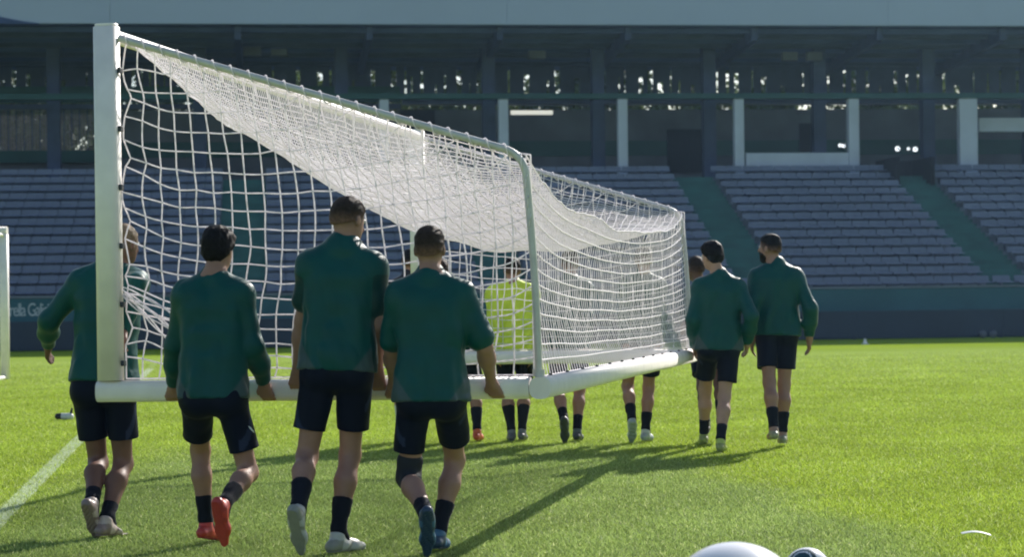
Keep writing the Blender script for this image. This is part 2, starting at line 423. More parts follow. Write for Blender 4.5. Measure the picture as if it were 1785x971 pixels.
# black slabs on the wall paint the dark of open doorways; dark tunnel mouth
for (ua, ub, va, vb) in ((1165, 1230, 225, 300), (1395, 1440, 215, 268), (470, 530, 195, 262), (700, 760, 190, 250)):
    MB().box(sx(ua, YB - .1), sx(ub, YB - .1), YB - .12, YB - .065, max(ZT + .05, sz(u0, vb, YB)), sz(u0, va, YB)).build('doorway_dark', M['blackish'], stand)
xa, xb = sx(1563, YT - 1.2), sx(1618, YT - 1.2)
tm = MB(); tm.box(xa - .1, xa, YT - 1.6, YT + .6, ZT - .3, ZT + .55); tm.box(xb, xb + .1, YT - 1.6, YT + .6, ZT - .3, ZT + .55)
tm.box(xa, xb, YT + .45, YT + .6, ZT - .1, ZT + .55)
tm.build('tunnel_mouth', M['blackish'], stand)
# roof
YF = YT - 1.0
zf0, zf_b = sz(1200, 43, YF), sz(1200, 118, YB + 1.2)
rv = [(X0, YF, zf0), (X1, YF, zf0), (X1, YB + 1.4, zf_b), (X0, YB + 1.4, zf_b)]
rv2 = [(a, b, c + .22) for a, b, c in rv]
mesh_obj('roof_deck', rv + rv2, [(0, 3, 2, 1), (4, 5, 6, 7), (1, 2, 6, 5), (2, 3, 7, 6), (3, 0, 4, 7), (0, 1, 5, 4)], M['roof'], stand)
def roof_z(y): return zf0 + (zf_b - zf0) * (y - YF) / (YB + 1.4 - YF)
for k, y in enumerate(np.linspace(YF + .5, YB + .8, 9)):
    MB().box(X0, X1, y - .06, y + .06, roof_z(y) - .16, roof_z(y) - .02).build('purlin', M['steel'] if k % 2 else M['roof'], stand)
for k in range(-6, 9):
    x = sx(855, YC + 2) + 3.9 * k; V = []
    for y in (YF + .2, YB + 1): V += [(x - .09, y, roof_z(y) - .42), (x + .09, y, roof_z(y) - .42), (x + .09, y, roof_z(y) - .03), (x - .09, y, roof_z(y) - .03)]
    mesh_obj('rafter', V, [(0, 1, 2, 3), (7, 6, 5, 4), (0, 4, 5, 1), (1, 5, 6, 2), (2, 6, 7, 3), (3, 7, 4, 0)], M['steel'], stand)
nf = 6
for k in range(nf):
    a = X0 + (X1 - X0) * k / nf; b = X0 + (X1 - X0) * (k + 1) / nf - .004
    MB().box(a, b, YF - .16, YF - .004, zf0 - .02, zf0 + 1.5).build('fascia_panel', M['fascia'], stand, bevel=.01)
# left end where the roof edge rises
xe = sx(70, YF - .3)
m_ = MB(); n_ = 10
for k in range(n_):
    t = k / (n_ - 1); x = xe - 3.2 * t; z = zf0 - .02
    m_.v += [(x, YF - .22, z - .02), (x, YF - .17, z - .02), (x, YF - .17, z + .75 * t ** 1.3), (x, YF - .22, z + .75 * t ** 1.3)]
    if k: 
        a, b = (k - 1) * 4, k * 4
        m_.f += [(a, b, b + 1, a + 1), (a + 1, b + 1, b + 2, a + 2), (a + 2, b + 2, b + 3, a + 3), (a + 3, b + 3, b, a)]
m_.f += [(0, 1, 2, 3), (n_ * 4 - 1, n_ * 4 - 2, n_ * 4 - 3, n_ * 4 - 4)]
m_.build('edge_trim', M['roof'], stand)
# small fittings under the roof
for u, v, wpx, hpx in ((443, 88, 30, 16), (940, 94, 30, 14), (1381, 97, 28, 15), (1424, 97, 28, 15), (1085, 78, 18, 6), (490, 90, 28, 12)):
    y = YC + 1.2; x = sx(u, y); w = wpx / 2 * (SD + y) / F; z = sz(u, v, y); hh = hpx / 2 * (SD + y) / F
    MB().box(x - w, x + w, y, y + .25, z - hh, z + hh).build('speaker_box', M['backwall'], stand, bevel=.02)
lamp_m, N_, L_, P_ = new_mat('lamp_glow'); P_.inputs['Base Color'].default_value = (.8, .8, .75, 1)
P_.inputs['Emission Color'].default_value = (1, .96, .85, 1); P_.inputs['Emission Strength'].default_value = .45
lamp2, N_, L_, P_ = new_mat('lamp_bright'); P_.inputs['Emission Color'].default_value = (.95, 1, 1, 1); P_.inputs['Emission Strength'].default_value = 1.4
y = YC + 2.6; MB().box(sx(893, y), sx(966, y), y, y + .1, sz(930, 199, y), sz(930, 192, y)).build('strip_light', lamp_m, stand)
for u, v, r in ((1566, 259, .07), (1585, 259, .04), (1597, 260, .07), (1466, 253, .05), (1472, 254, .05)):
    y = YT + .3; V, f = tube_arrays([(sx(u, y), y, sz(u, v, y)), (sx(u, y), y - .04, sz(u, v, y)), (sx(u, y), y - .06, sz(u, v, y))], [r, r, r * .6], 10)
    fast_mesh('spotlight', V, f, lamp2, stand)
    MB().box(sx(u, y) - r, sx(u, y) + r, y + .002, y + .05, sz(u, v, y) - r, sz(u, v, y) + r).build('spotlight_housing', M['steel'], stand)
# lettering on the front wall
fc = bpy.data.curves.new('lettering', 'FONT'); fc.body = 'Estrella Galicia'; fc.size = .50; fc.extrude = .006; fc.space_character = .82
tmp = bpy.data.objects.new('lettering', fc); C.objects.link(tmp); bpy.context.view_layer.update()
lm = bpy.data.meshes.new_from_object(tmp.evaluated_get(bpy.context.evaluated_depsgraph_get())); bpy.data.objects.remove(tmp)
lm.materials.clear(); lm.materials.append(M['letter'])
lo = link(bpy.data.objects.new('lettering', lm), stand)
lo.location = (sx(-6, 0), -.012, sz(40, 551, 0)); lo.rotation_euler = (math.pi / 2, 0, 0); lo.scale = (.60, .92, 1)
# navy perimeter boards standing in front of the wall
pb = empty('perimeter_board', (0, SD, 0), SROT); tag(pb, 'long dark navy perimeter board standing at the foot of the green wall', 'advertising board')
zbt = sz(1600, 541, -.6)
for k in range(18):
    a = X0 + (X1 - X0) * k / 18; b = X0 + (X1 - X0) * (k + 1) / 18 - .006
    MB().box(a, b, -.62, -.52, .03, zbt).build('panel', M['board'], pb)
for k in range(19):
    a = X0 + (X1 - X0) * k / 18
    MB().box(a - .03, a + .03, -.5, -.25, 0, zbt - .1).build('support', M['steel'], pb)

# trees beyond the stand, seen through the daylight strip
def leaf_tree(u, depth, h, rad, label):
    p = ray(u, 400); x = p[0] / p[1] * depth
    t = empty('tree', (x, depth, 0)); tag(t, label, 'tree', 'trees behind the grandstand')
    path = [(0, 0, 0), (.1, .05, h * .25), (-.05, .1, h * .5), (.05, 0, h * .75)]
    V, f = tube_arrays(path, [.22, .18, .12, .05], 8); Vs, Fs, b = [V], [f], len(V)
    for k in range(7):
        a = k * 2.4; z = h * (.3 + .08 * k)
        V, f = tube_arrays([(0, 0, z), (math.cos(a) * rad * .4, math.sin(a) * rad * .4, z + .7), (math.cos(a) * rad * .75, math.sin(a) * rad * .75, z + 1.1)], [.08, .05, .02], 6)
        Vs.append(V); Fs.append(f + b); b += len(V)
    fast_mesh('trunk', np.concatenate(Vs), np.concatenate(Fs), M['bark'], t)
    n = 5200; cl = RNG.randn(46, 3) * np.array([rad * .55, rad * .5, h * .2]) + np.array([0, 0, h * .68])
    c = cl[RNG.randint(0, 46, n)] + RNG.randn(n, 3) * .42
    q = RNG.randn(n, 3); q /= np.linalg.norm(q, axis=1)[:, None]; r_ = np.cross(q, RNG.randn(n, 3)); r_ /= np.linalg.norm(r_, axis=1)[:, None]
    s = (.13 + .11 * RNG.rand(n))[:, None]
    V = np.stack([c - q * s, c + r_ * s * .5, c + q * s, c - r_ * s * .5], 1).reshape(-1, 3)
    fast_mesh('crown', V, np.arange(4 * n).reshape(-1, 4), M['leaf'], t, False)
tl = ['leftmost of the row'] + [w + ' from the left' for w in ('second', 'third', 'fourth', 'fifth', 'sixth', 'seventh')] + [w + ' from the right' for w in ('seventh', 'sixth', 'fifth', 'fourth', 'third', 'second')] + ['rightmost of the row']
for k in range(14):
    leaf_tree(-40 + 143 * k + random.uniform(-30, 30), random.uniform(76, 84), random.uniform(9.5, 12), random.uniform(2.2, 3.0),
              'leafy tree glimpsed under the stand roof, ' + tl[k])

# ------------------------------------------------------------------ the carried goal
GYAW, GP, GR = -.1955, -.0099, -.0062
GO = np.array([-2.2969, 12.0496, .864]); BD, TT, BA, GL, GC = 2.0752, 1.2828, 2.4278, 2.50, 7.44
goal = empty('football_goal')
GM = Matrix.Translation(GO.tolist()) @ Matrix.Rotation(GYAW, 4, 'Z') @ Matrix.Rotation(GP, 4, 'X') @ Matrix.Rotation(GR, 4, 'Y')
goal.matrix_world = GM
tag(goal, 'white full-size football goal with hanging net, tipped on its face and carried by players', 'goal')
def gw(a, b, c): return np.array(GM @ Vector((a, c, b)))      # a along post, b up, c along crossbar
PW = .122
for k, c in enumerate((0, GC)):
    profile_bar('post', (.0 - PW / 2 - .012, c, 0), (GL - PW / 2 - .002, c, 0), (0, 0, 1), PW, .115, .045, M['white_paint'], goal)
    profile_bar('side_bar', (0, c, PW / 2 + .001), (0, c, BD + .012), (1, 0, 0), .142, .115, .04, M['white_paint'], goal, round_ends=.0)
    cp = profile_bar('end_cap', (0, c, BD + .013), (0, c, BD + .030), (1, 0, 0), .128, .10, .04, M['white_paint'], goal)
profile_bar('crossbar', (GL, -PW / 2 + .006, 0), (GL, GC + PW / 2 - .006, 0), (0, 0, 1), PW - .003, .118, .045, M['white_paint'], goal)
V, f = tube_arrays([(.02, .055, BD - .035), (.02, GC - .055, BD - .035)], .040, 14); fast_mesh('back_bar', V, f, M['white_paint'], goal)
# bent net supports: sloping run, rounded bend, drop to the crossbar corner
def support_path(c):
    A = np.array([.075, c, BD - .055]); B = np.array([BA, c, TT]); D = np.array([GL - .015, c, .055])
    d1 = (A - B) / np.linalg.norm(A - B); d2 = (D - B) / np.linalg.norm(D - B); r = .13
    pts = [A + (B + d1 * r - A) * t for t in np.linspace(0, 1, 8)]
    for t in np.linspace(0.1, 1, 8): pts.append((1 - t) ** 2 * (B + d1 * r) + 2 * t * (1 - t) * B + t * t * (B + d2 * r))
    pts += [B + d2 * r + (D - B - d2 * r) * t + np.array([.012 * math.sin(t * 3.1), 0, 0]) for t in np.linspace(.12, 1, 7)]
    return np.array(pts)
def resample(path, n):
    P = np.asarray(path); s = np.concatenate([[0], np.cumsum(np.linalg.norm(np.diff(P, axis=0), axis=1))])
    t = np.linspace(0, s[-1], n); return np.stack([np.interp(t, s, P[:, k]) for k in range(3)], 1)
for c in (0, GC):
    V, f = tube_arrays(support_path(c), .0215, 12); fast_mesh('net_support', V, f, M['galv'], goal)
    sp_ = resample(support_path(c)[:18], 420); th_ = np.linspace(0, 2 * math.pi * 26, 420)
    hx = sp_ + np.stack([.026 * np.sin(th_) * .3, .027 * np.cos(th_), .027 * np.sin(th_)], 1)
    V, f = tube_arrays(hx, .0042, 5); fast_mesh('lacing', V, f, M['net'], goal)
    V, f = tube_arrays([(GL - .015, c, .062), (GL - .014, c, .10)], .034, 12); fast_mesh('support_socket', V, f, M['galv'], goal)

def relax(X, pin, edges, rest, steps, grav, damp=.96, iters=6):
    X = X.copy(); prev = X.copy(); w = np.where(pin, 0.0, 1.0)
    groups = []                                   # edge colouring: each group touches a node at most once
    for e in edges:
        groups.append(e)
    for s in range(steps):
        v = (X - prev) * damp; prev = X.copy()
        X = X + v * w[:, None]; X[:, 2] -= grav * w
        for _ in range(iters):
            for e, r in zip(groups, rest):
                a, b = e[:, 0], e[:, 1]; d = X[b] - X[a]; l = np.linalg.norm(d, axis=1) + 1e-9
                ex = np.maximum(l - r, 0) / l                     # cord: resists stretch only
                ws = w[a] + w[b] + 1e-9
                c = d * (ex / ws)[:, None]
                X[a] += c * w[a][:, None]; X[b] -= c * w[b][:, None]
    return X
def smooth_path(P, sub=2):
    P = np.asarray(P)
    if len(P) < 3: return P
    Q = np.concatenate([[2 * P[0] - P[1]], P, [2 * P[-1] - P[-2]]]); out = []
    for t in np.linspace(0, 1, sub, endpoint=False):
        out.append(.5 * ((2 * Q[1:-2]) + (-Q[:-3] + Q[2:-1]) * t + (2 * Q[:-3] - 5 * Q[1:-2] + 4 * Q[2:-1] - Q[3:]) * t * t + (-Q[:-3] + 3 * Q[1:-2] - 3 * Q[2:-1] + Q[3:]) * t ** 3))
    R = np.stack(out, 1).reshape(-1, 3); return np.concatenate([R, P[-1:]])

def back_and_roof_net():
    """the net hangs like a hammock between the two bent supports; its slack gathers at the crossbar"""
    A = np.array([.075, BD - .035]); B = np.array([BA, TT]); D = np.array([GL - .012, .06])
    kt = [0, .04, .2, .4, .6, .8, 1.0]; ks = [0, .42, .57, .74, .725, .57, .287]
    nu, n1, n2 = 87, 36, 13
    U = np.linspace(0, 1, nu); X = np.zeros((nu, n1 + n2 + 1, 3))
    w = (4 * U * (1 - U)) ** .6
    for j in range(n1 + n2 + 1):
        if j <= n1:
            t = j / n1; p = A + (B - A) * t; sg = np.interp(t, kt, ks); X[:, j, 0] = p[0]; X[:, j, 2] = p[1] - sg * w
        else:
            t = (j - n1) / n2; p = B + (D - B) * t
            X[:, j, 0] = p[0] - .10 * w * math.sin(math.pi * t)
            X[:, j, 2] = D[1] + (p[1] - D[1]) * (1 - .235 * w * (1 - .15 * t)) + .0 * w
            X[:, j, 2] -= .05 * w * math.sin(math.pi * t) * (1 - t)
            X[:, j, 2] = np.maximum(X[:, j, 2], D[1])
    X[:, :, 1] = (U * GC)[:, None]
    # slack ripples and unevenness, fading to the tied edges
    e = (np.minimum(1, w * 6))[:, None] * np.minimum(1, np.minimum(np.arange(n1 + n2 + 1), np.arange(n1 + n2 + 1)[::-1]) / 2.0)[None]
    uu, jj = np.meshgrid(U, np.arange(n1 + n2 + 1) / (n1 + n2), indexing='ij')
    ro = (np.arange(n1 + n2 + 1) <= n1)[None] * .75 + .25
    X[:, :, 2] += e * (.018 * np.sin(uu * 23 + jj * 9) * np.sin(jj * 17 + uu * 5) + .003 * RNG.randn(*uu.shape)) * ro
    X[:, :, 1] += e * (.03 * np.sin(jj * 11 + uu * 14) + .004 * RNG.randn(*uu.shape)) * ro
    X[:, :, 0] += e * (.012 * np.sin(uu * 19 - jj * 15) + .005 * RNG.randn(*uu.shape)) * ro
    X[0, :, 1] = .02; X[-1, :, 1] = GC - .02
    def panel(name, v0, v1, last, ru, rv_):
        Vs, Fs, b = [], [], 0
        for i in range(nu):
            V, f = tube_arrays(smooth_path(X[i, v0:v1 + 1]), ru, 5); Vs.append(V); Fs.append(f + b); b += len(V)
        if not last:                            # the back panel is the closer-meshed one
            for i in range(nu - 1):
                V, f = tube_arrays(smooth_path((X[i, v0:v1 + 1] + X[i + 1, v0:v1 + 1]) / 2), ru * .85, 4); Vs.append(V); Fs.append(f + b); b += len(V)
        for j in range(v0, v1 + (1 if last else 0)):
            V, f = tube_arrays(smooth_path(X[:, j]), rv_, 5); Vs.append(V); Fs.append(f + b); b += len(V)
        fast_mesh(name, np.concatenate(Vs), np.concatenate(Fs), M['net'], goal)
    panel('back_net', 0, n1, False, CORD * .92, CORD * 1.0)
    panel('roof_net', n1, n1 + n2, True, CORD * .72, CORD * 1.25)
CORD = .0040
back_and_roof_net()

def noise3(P, scale, seed):
    r = np.random.RandomState(seed); v = np.zeros(len(P) if P.ndim == 2 else P.shape[:-1], np.float32)
    for o_ in range(3):
        for _ in range(3):
            k = r.randn(3); k *= scale * (1.9 ** o_) / np.linalg.norm(k)
            v += np.sin(P @ k.astype(np.float32) + r.rand() * 6.28) / (1.7 ** o_)
    return v / 4.5
def side_net(c, name, bulge, bunch):
    step = .098
    A = np.array([.075, BD - .035]); B = np.array([BA, TT])
    def top(a): return A[1] + (B[1] - A[1]) * (a - A[0]) / (B[0] - A[0]) - .02
    aa = np.concatenate([[.085], np.arange(.085 + step, GL - .1, step), [GL - .045]])
    na = len(aa); bb = np.arange(.07, BD, step); nb = len(bb)
    ids = -np.ones((na, nb), int); P, pin = [], []
    for i, a in enumerate(aa):
        t = top(min(a, BA - .06)); last = False
        for j, b in enumerate(bb):
            if last: break
            bq = b
            if b + step * .6 > t: bq = t; last = True
            ids[i, j] = len(P); P.append((a, c + bulge * math.sin(math.pi * min(1, a / GL)) * math.sin(math.pi * min(1, b / t)), bq))
            onclip = (i == 0 and (j % 4 == 2)) or (i == na - 1 and True)
            pin.append(bool(last or j == 0 or onclip))
    P = np.array(P); pin = np.array(pin); X = P.copy()
    al = P[:, 0] / GL; tb = (P[:, 2] - .07) / np.maximum(.1, np.array([top(min(a_, BA - .06)) for a_ in P[:, 0]]) - .07)
    wv = np.sin(np.pi * np.clip(al, 0, 1)); wb = np.sin(np.pi * np.clip(tb, 0, 1))
    # slack cords droop between the bar and the support, and pull back to the clips at the edge
    fr = np.where(pin, 0, 1.0)
    X[:, 2] -= fr * (.17 * np.clip(wv, 0, 1) ** .7 * np.clip(wb, 0, 1) ** .75)
    X[:, 0] += fr * (.05 * wv * wb * np.sin(tb * 3.0 + .4) + .02 * np.sin(P[:, 2] * 5 + P[:, 0] * 2) * wv)
    edge = np.exp(-((P[:, 0] - .085) / .16) ** 2); ph = ((P[:, 2] - .16) / .335) * 2 * np.pi
    X[:, 0] += fr * edge * (.022 - .022 * np.cos(ph)); X[:, 2] += fr * edge * (.035 * np.sin(ph) + .04)
    lo_n = noise3(P.astype(np.float32), 7, 91 + int(c)); lo_m = noise3(P.astype(np.float32), 6, 97 + int(c))
    X[:, 2] += fr * .022 * lo_n * wb; X[:, 0] += fr * .022 * lo_m * wb; X += fr[:, None] * RNG.randn(*X.shape) * .0035
    paths = []
    for i in range(na):
        q = [X[ids[i, j]] for j in range(nb) if ids[i, j] >= 0]; paths.append(smooth_path(q))
    for j in range(nb):
        q = [X[ids[i, j]] for i in range(na) if ids[i, j] >= 0]
        if len(q) > 1: paths.append(smooth_path(q))
    if bunch:                                  # gathered cords tied to the side bar
        for k in range(9):
            z0 = .60 + .012 * k - .05; pts = []
            for t in np.linspace(0, 1, 8):
                pts.append((.08 + .40 * t, c - .012 + .02 * math.sin(k * 2 + t * 4), .56 - .26 * t + .030 * (k - 4) * (.15 + t) + .018 * math.sin(k * 1.7 + 6 * t)))
            paths.append(smooth_path(pts))
    o = tubes_obj(name, paths, CORD * (1.18 if bunch else 1.0), 5, M['net'], goal)
side_net(.02, 'side_net', .05, True)
side_net(GC - .02, 'side_net', -.05, False)
# clips that hold the net to the frame
for c, s in ((0, 1),):
    for k, b in enumerate(np.arange(.16, BD - .1, .335)):
        MB().box(.072, .092, c - .03, c + .012, b - .016, b + .016).build('net_clip', M['clip'], goal, bevel=.004)
for k in range(13):
    c = .28 + k * .56
    if c < GC - .1: MB().box(GL - .008, GL + .010, c - .012, c + .012, PW / 2 - .004, PW / 2 + .010).build('net_clip', M['clip'], goal, bevel=.004)
for a in (1.75, 2.0):
    MB().box(a, a + .055, -.0605, -.0585, -.012, -.004).build('seam_mark', M['clip'], goal)

# ------------------------------------------------------------------ another goal, far left
gp = ground(9, 662)
g2 = empty('football_goal', (gp[0], gp[1], 0), .0); tag(g2, 'other white football goal standing far off at the left edge', 'goal')
profile_bar('post', (0, 0, 0), (0, 0, 2.42), (1, 0, 0), .15, .13, .05, M['white_paint'], g2)
profile_bar('post', (-7.4, 0, 0), (-7.4, 0, 2.42), (1, 0, 0), .12, .12, .05, M['white_paint'], g2)
profile_bar('crossbar', (-7.46, 0, 2.481), (.06, 0, 2.481), (0, 0, 1), .12, .12, .05, M['white_paint'], g2)
for x in (0, -7.4):
    V, f = tube_arrays([(x, -.06, 2.40), (x - .06, -.5, 2.42), (x - .06, -1.0, 2.3), (x - .06, -2.0, .04)], .03, 10); fast_mesh('net_support', V, f, M['white_paint'], g2)
    V, f = tube_arrays([(x, -.07, .036), (x - .06, -2.0, .036)], .035, 10); fast_mesh('side_bar', V, f, M['white_paint'], g2)
V, f = tube_arrays([(-7.42, -2.04, .036), (-.1, -2.04, .036)], .035, 10); fast_mesh('back_bar', V, f, M['white_paint'], g2)

# ------------------------------------------------------------------ people: implicit surfaces grown on a skeleton
class SDF:
    """smooth union of rounded cones and ellipsoids"""
    def __init__(s): s.p = []
    def cone(s, a, b, ra, rb, k=.03): s.p.append(('c', np.array(a, float), np.array(b, float), ra, rb, k)); return s
    def ball(s, c, r, axes=None, k=.03): s.p.append(('e', np.array(c, float), np.array(r, float) * np.ones(3), np.eye(3) if axes is None else np.array(axes, float), None, k)); return s
    def cut(s, c, n, k=.006): s.p.append(('h', np.array(c, float), np.array(n, float) / np.linalg.norm(n), None, None, k)); return s      # keep the side n points away from
    def dent(s, c, r, axes=None, k=.01): s.p.append(('d', np.array(c, float), np.array(r, float) * np.ones(3), np.eye(3) if axes is None else np.array(axes, float), None, k)); return s
    def bounds(s):
        lo, hi = [], []
        for p in s.p:
            if p[0] == 'c': m = max(p[3], p[4]); lo += [np.minimum(p[1], p[2]) - m]; hi += [np.maximum(p[1], p[2]) + m]
            elif p[0] == 'e': m = p[2].max(); lo += [p[1] - m]; hi += [p[1] + m]
        return np.min(lo, 0), np.max(hi, 0)
    def mesh(s, h, disp=None, clip=None):
        lo, hi = s.bounds(); pad = .03 + 2 * h; lo = lo - pad; hi = hi + pad
        if clip is not None: lo = np.maximum(lo, clip[0]); hi = np.minimum(hi, clip[1])
        n = np.ceil((hi - lo) / h).astype(int) + 1
        ax = [np.float32(lo[i]) + np.arange(n[i], dtype=np.float32) * np.float32(h) for i in range(3)]
        D = np.full(n, .09, np.float32)
        def sub(l, u):
            i0 = np.clip(((l - lo) / h).astype(int) - 1, 0, n); i1 = np.clip(((u - lo) / h).astype(int) + 2, 0, n)
            return tuple(slice(a, b) for a, b in zip(i0, i1))
        for p in [q for q in s.p if q[0] != 'h'] + [None] + [q for q in s.p if q[0] == 'h']:
            if p is None:
                if disp is not None:
                    ii = np.nonzero(np.abs(D) < .05); D[ii] += disp(np.stack([ax[q][ii[q]] for q in range(3)], 1))
                continue
            k = p[5]
            if p[0] == 'c':
                m = max(p[3], p[4]) + .06; S = sub(np.minimum(p[1], p[2]) - m, np.maximum(p[1], p[2]) + m)
            elif p[0] in 'ed': m = p[2].max() + .05; S = sub(p[1] - m, p[1] + m)
            else: S = (slice(0, n[0]), slice(0, n[1]), slice(0, n[2]))
            if any(q.stop <= q.start for q in S): continue
            x = ax[0][S[0]][:, None, None]; y = ax[1][S[1]][None, :, None]; z = ax[2][S[2]][None, None, :]
            if p[0] == 'c':
                a, ba = p[1], p[2] - p[1]; L2 = max(ba @ ba, 1e-9)
                t = np.clip(((x - a[0]) * ba[0] + (y - a[1]) * ba[1] + (z - a[2]) * ba[2]) / L2, 0, 1)
                d = np.sqrt((x - a[0] - t * ba[0]) ** 2 + (y - a[1] - t * ba[1]) ** 2 + (z - a[2] - t * ba[2]) ** 2) - (p[3] + (p[4] - p[3]) * t)
            elif p[0] in 'ed':
                q = [((x - p[1][0]) * A[0] + (y - p[1][1]) * A[1] + (z - p[1][2]) * A[2]) / r for A, r in zip(p[3], p[2])]
                l = np.sqrt(q[0] ** 2 + q[1] ** 2 + q[2] ** 2) + 1e-6
                g_ = np.sqrt((q[0] / p[2][0]) ** 2 + (q[1] / p[2][1]) ** 2 + (q[2] / p[2][2]) ** 2) + 1e-6
                d = l * (l - 1) / g_
            else:
                d = (x - p[1][0]) * p[2][0] + (y - p[1][1]) * p[2][1] + (z - p[1][2]) * p[2][2]
            A = D[S]
            if p[0] == 'h':
                hh = np.clip(.5 - .5 * (A - d) / k, 0, 1); D[S] = A + (d - A) * hh + k * hh * (1 - hh)
            elif p[0] == 'd':
                d = -d; hh = np.clip(.5 - .5 * (A - d) / k, 0, 1); D[S] = A + (d - A) * hh + k * hh * (1 - hh)
            else:
                hh = np.clip(.5 + .5 * (A - d) / k, 0, 1); D[S] = A + (d - A) * hh - k * hh * (1 - hh)
        for q in range(3):                      # close at the grid border
            sl = [slice(None)] * 3; sl[q] = 0; D[tuple(sl)] = np.maximum(D[tuple(sl)], .5 * h); sl[q] = -1; D[tuple(sl)] = np.maximum(D[tuple(sl)], .5 * h)
        return surface_net(D, lo, h)
def surface_net(D, lo, h):
    I = D < 0
    c = np.zeros(np.array(I.shape) - 1, np.int8)
    for dx in (0, 1):
        for dy in (0, 1):
            for dz in (0, 1):
                c += I[dx:I.shape[0] - 1 + dx, dy:I.shape[1] - 1 + dy, dz:I.shape[2] - 1 + dz]
    act = (c > 0) & (c < 8); ci = np.argwhere(act); idx = np.full(act.shape, -1, np.int32); idx[act] = np.arange(len(ci))
    acc = np.zeros((len(ci), 3), np.float32); cnt = np.zeros(len(ci), np.float32)
    for ax in range(3):
        o1, o2 = [q for q in range(3) if q != ax]
        for a in (0, 1):
            for b in (0, 1):
                p = ci.copy(); p[:, o1] += a; p[:, o2] += b; q = p.copy(); q[:, ax] += 1
                d0 = D[p[:, 0], p[:, 1], p[:, 2]]; d1 = D[q[:, 0], q[:, 1], q[:, 2]]
                m = (d0 < 0) != (d1 < 0); t = np.where(m, d0 / np.where(m, d0 - d1, 1), 0)
                v = (p - ci).astype(np.float32); v[:, ax] += t
                acc += v * m[:, None]; cnt += m
    V = (ci + acc / cnt[:, None]) * h + lo
    Fs = []
    for ax in range(3):
        o1, o2 = [(1, 2), (2, 0), (0, 1)][ax]
        s0 = [slice(None)] * 3; s1 = [slice(None)] * 3; s0[ax] = slice(0, -1); s1[ax] = slice(1, None)
        a, b = I[tuple(s0)], I[tuple(s1)]
        e = np.argwhere(a != b); e = e[(e[:, o1] > 0) & (e[:, o2] > 0) & (e[:, o1] < I.shape[o1] - 1) & (e[:, o2] < I.shape[o2] - 1)]
        ins = I[e[:, 0], e[:, 1], e[:, 2]]
        def cell(da, db):
            q = e.copy(); q[:, o1] -= da; q[:, o2] -= db; return idx[q[:, 0], q[:, 1], q[:, 2]]
        f = np.stack([cell(0, 0), cell(1, 0), cell(1, 1), cell(0, 1)], 1)
        f[~ins] = f[~ins][:, ::-1]; Fs.append(f)
    Fq = np.concatenate(Fs)
    # one light smoothing pass to take the voxel steps out
    for lam in (.5, .4):
        s = np.zeros_like(V); n = np.zeros(len(V))
        for a, b in ((0, 1), (1, 2), (2, 3), (3, 0)):
            np.add.at(s, Fq[:, a], V[Fq[:, b]]); np.add.at(n, Fq[:, a], 1)
        V = V + lam * (s / np.maximum(n, 1)[:, None] - V)
    return V, Fq

def unit(v): v = np.asarray(v, float); return v / (np.linalg.norm(v) + 1e-12)
def two_bone(a, c, l1, l2, pole):
    d = c - a; L = np.linalg.norm(d); mx = (l1 + l2) * .998
    if L > mx: c = a + d / L * mx; d = c - a; L = mx
    x = (l1 * l1 - l2 * l2 + L * L) / (2 * L); h = math.sqrt(max(l1 * l1 - x * x, 0))
    t = d / L; p = pole - t * (pole @ t); p = unit(p)
    return a + t * x + p * h, c
SKIN_L, SKIN_M, SKIN_D = np.array([.42, .25, .19]), np.array([.34, .185, .135]), np.array([.17, .085, .06])
GREEN = np.array([.0008, .066, .064]); SIDE = np.array([.05, .085, .088]); NAVY = np.array([.003, .006, .018])
UP = np.array([0, 0, 1.0])

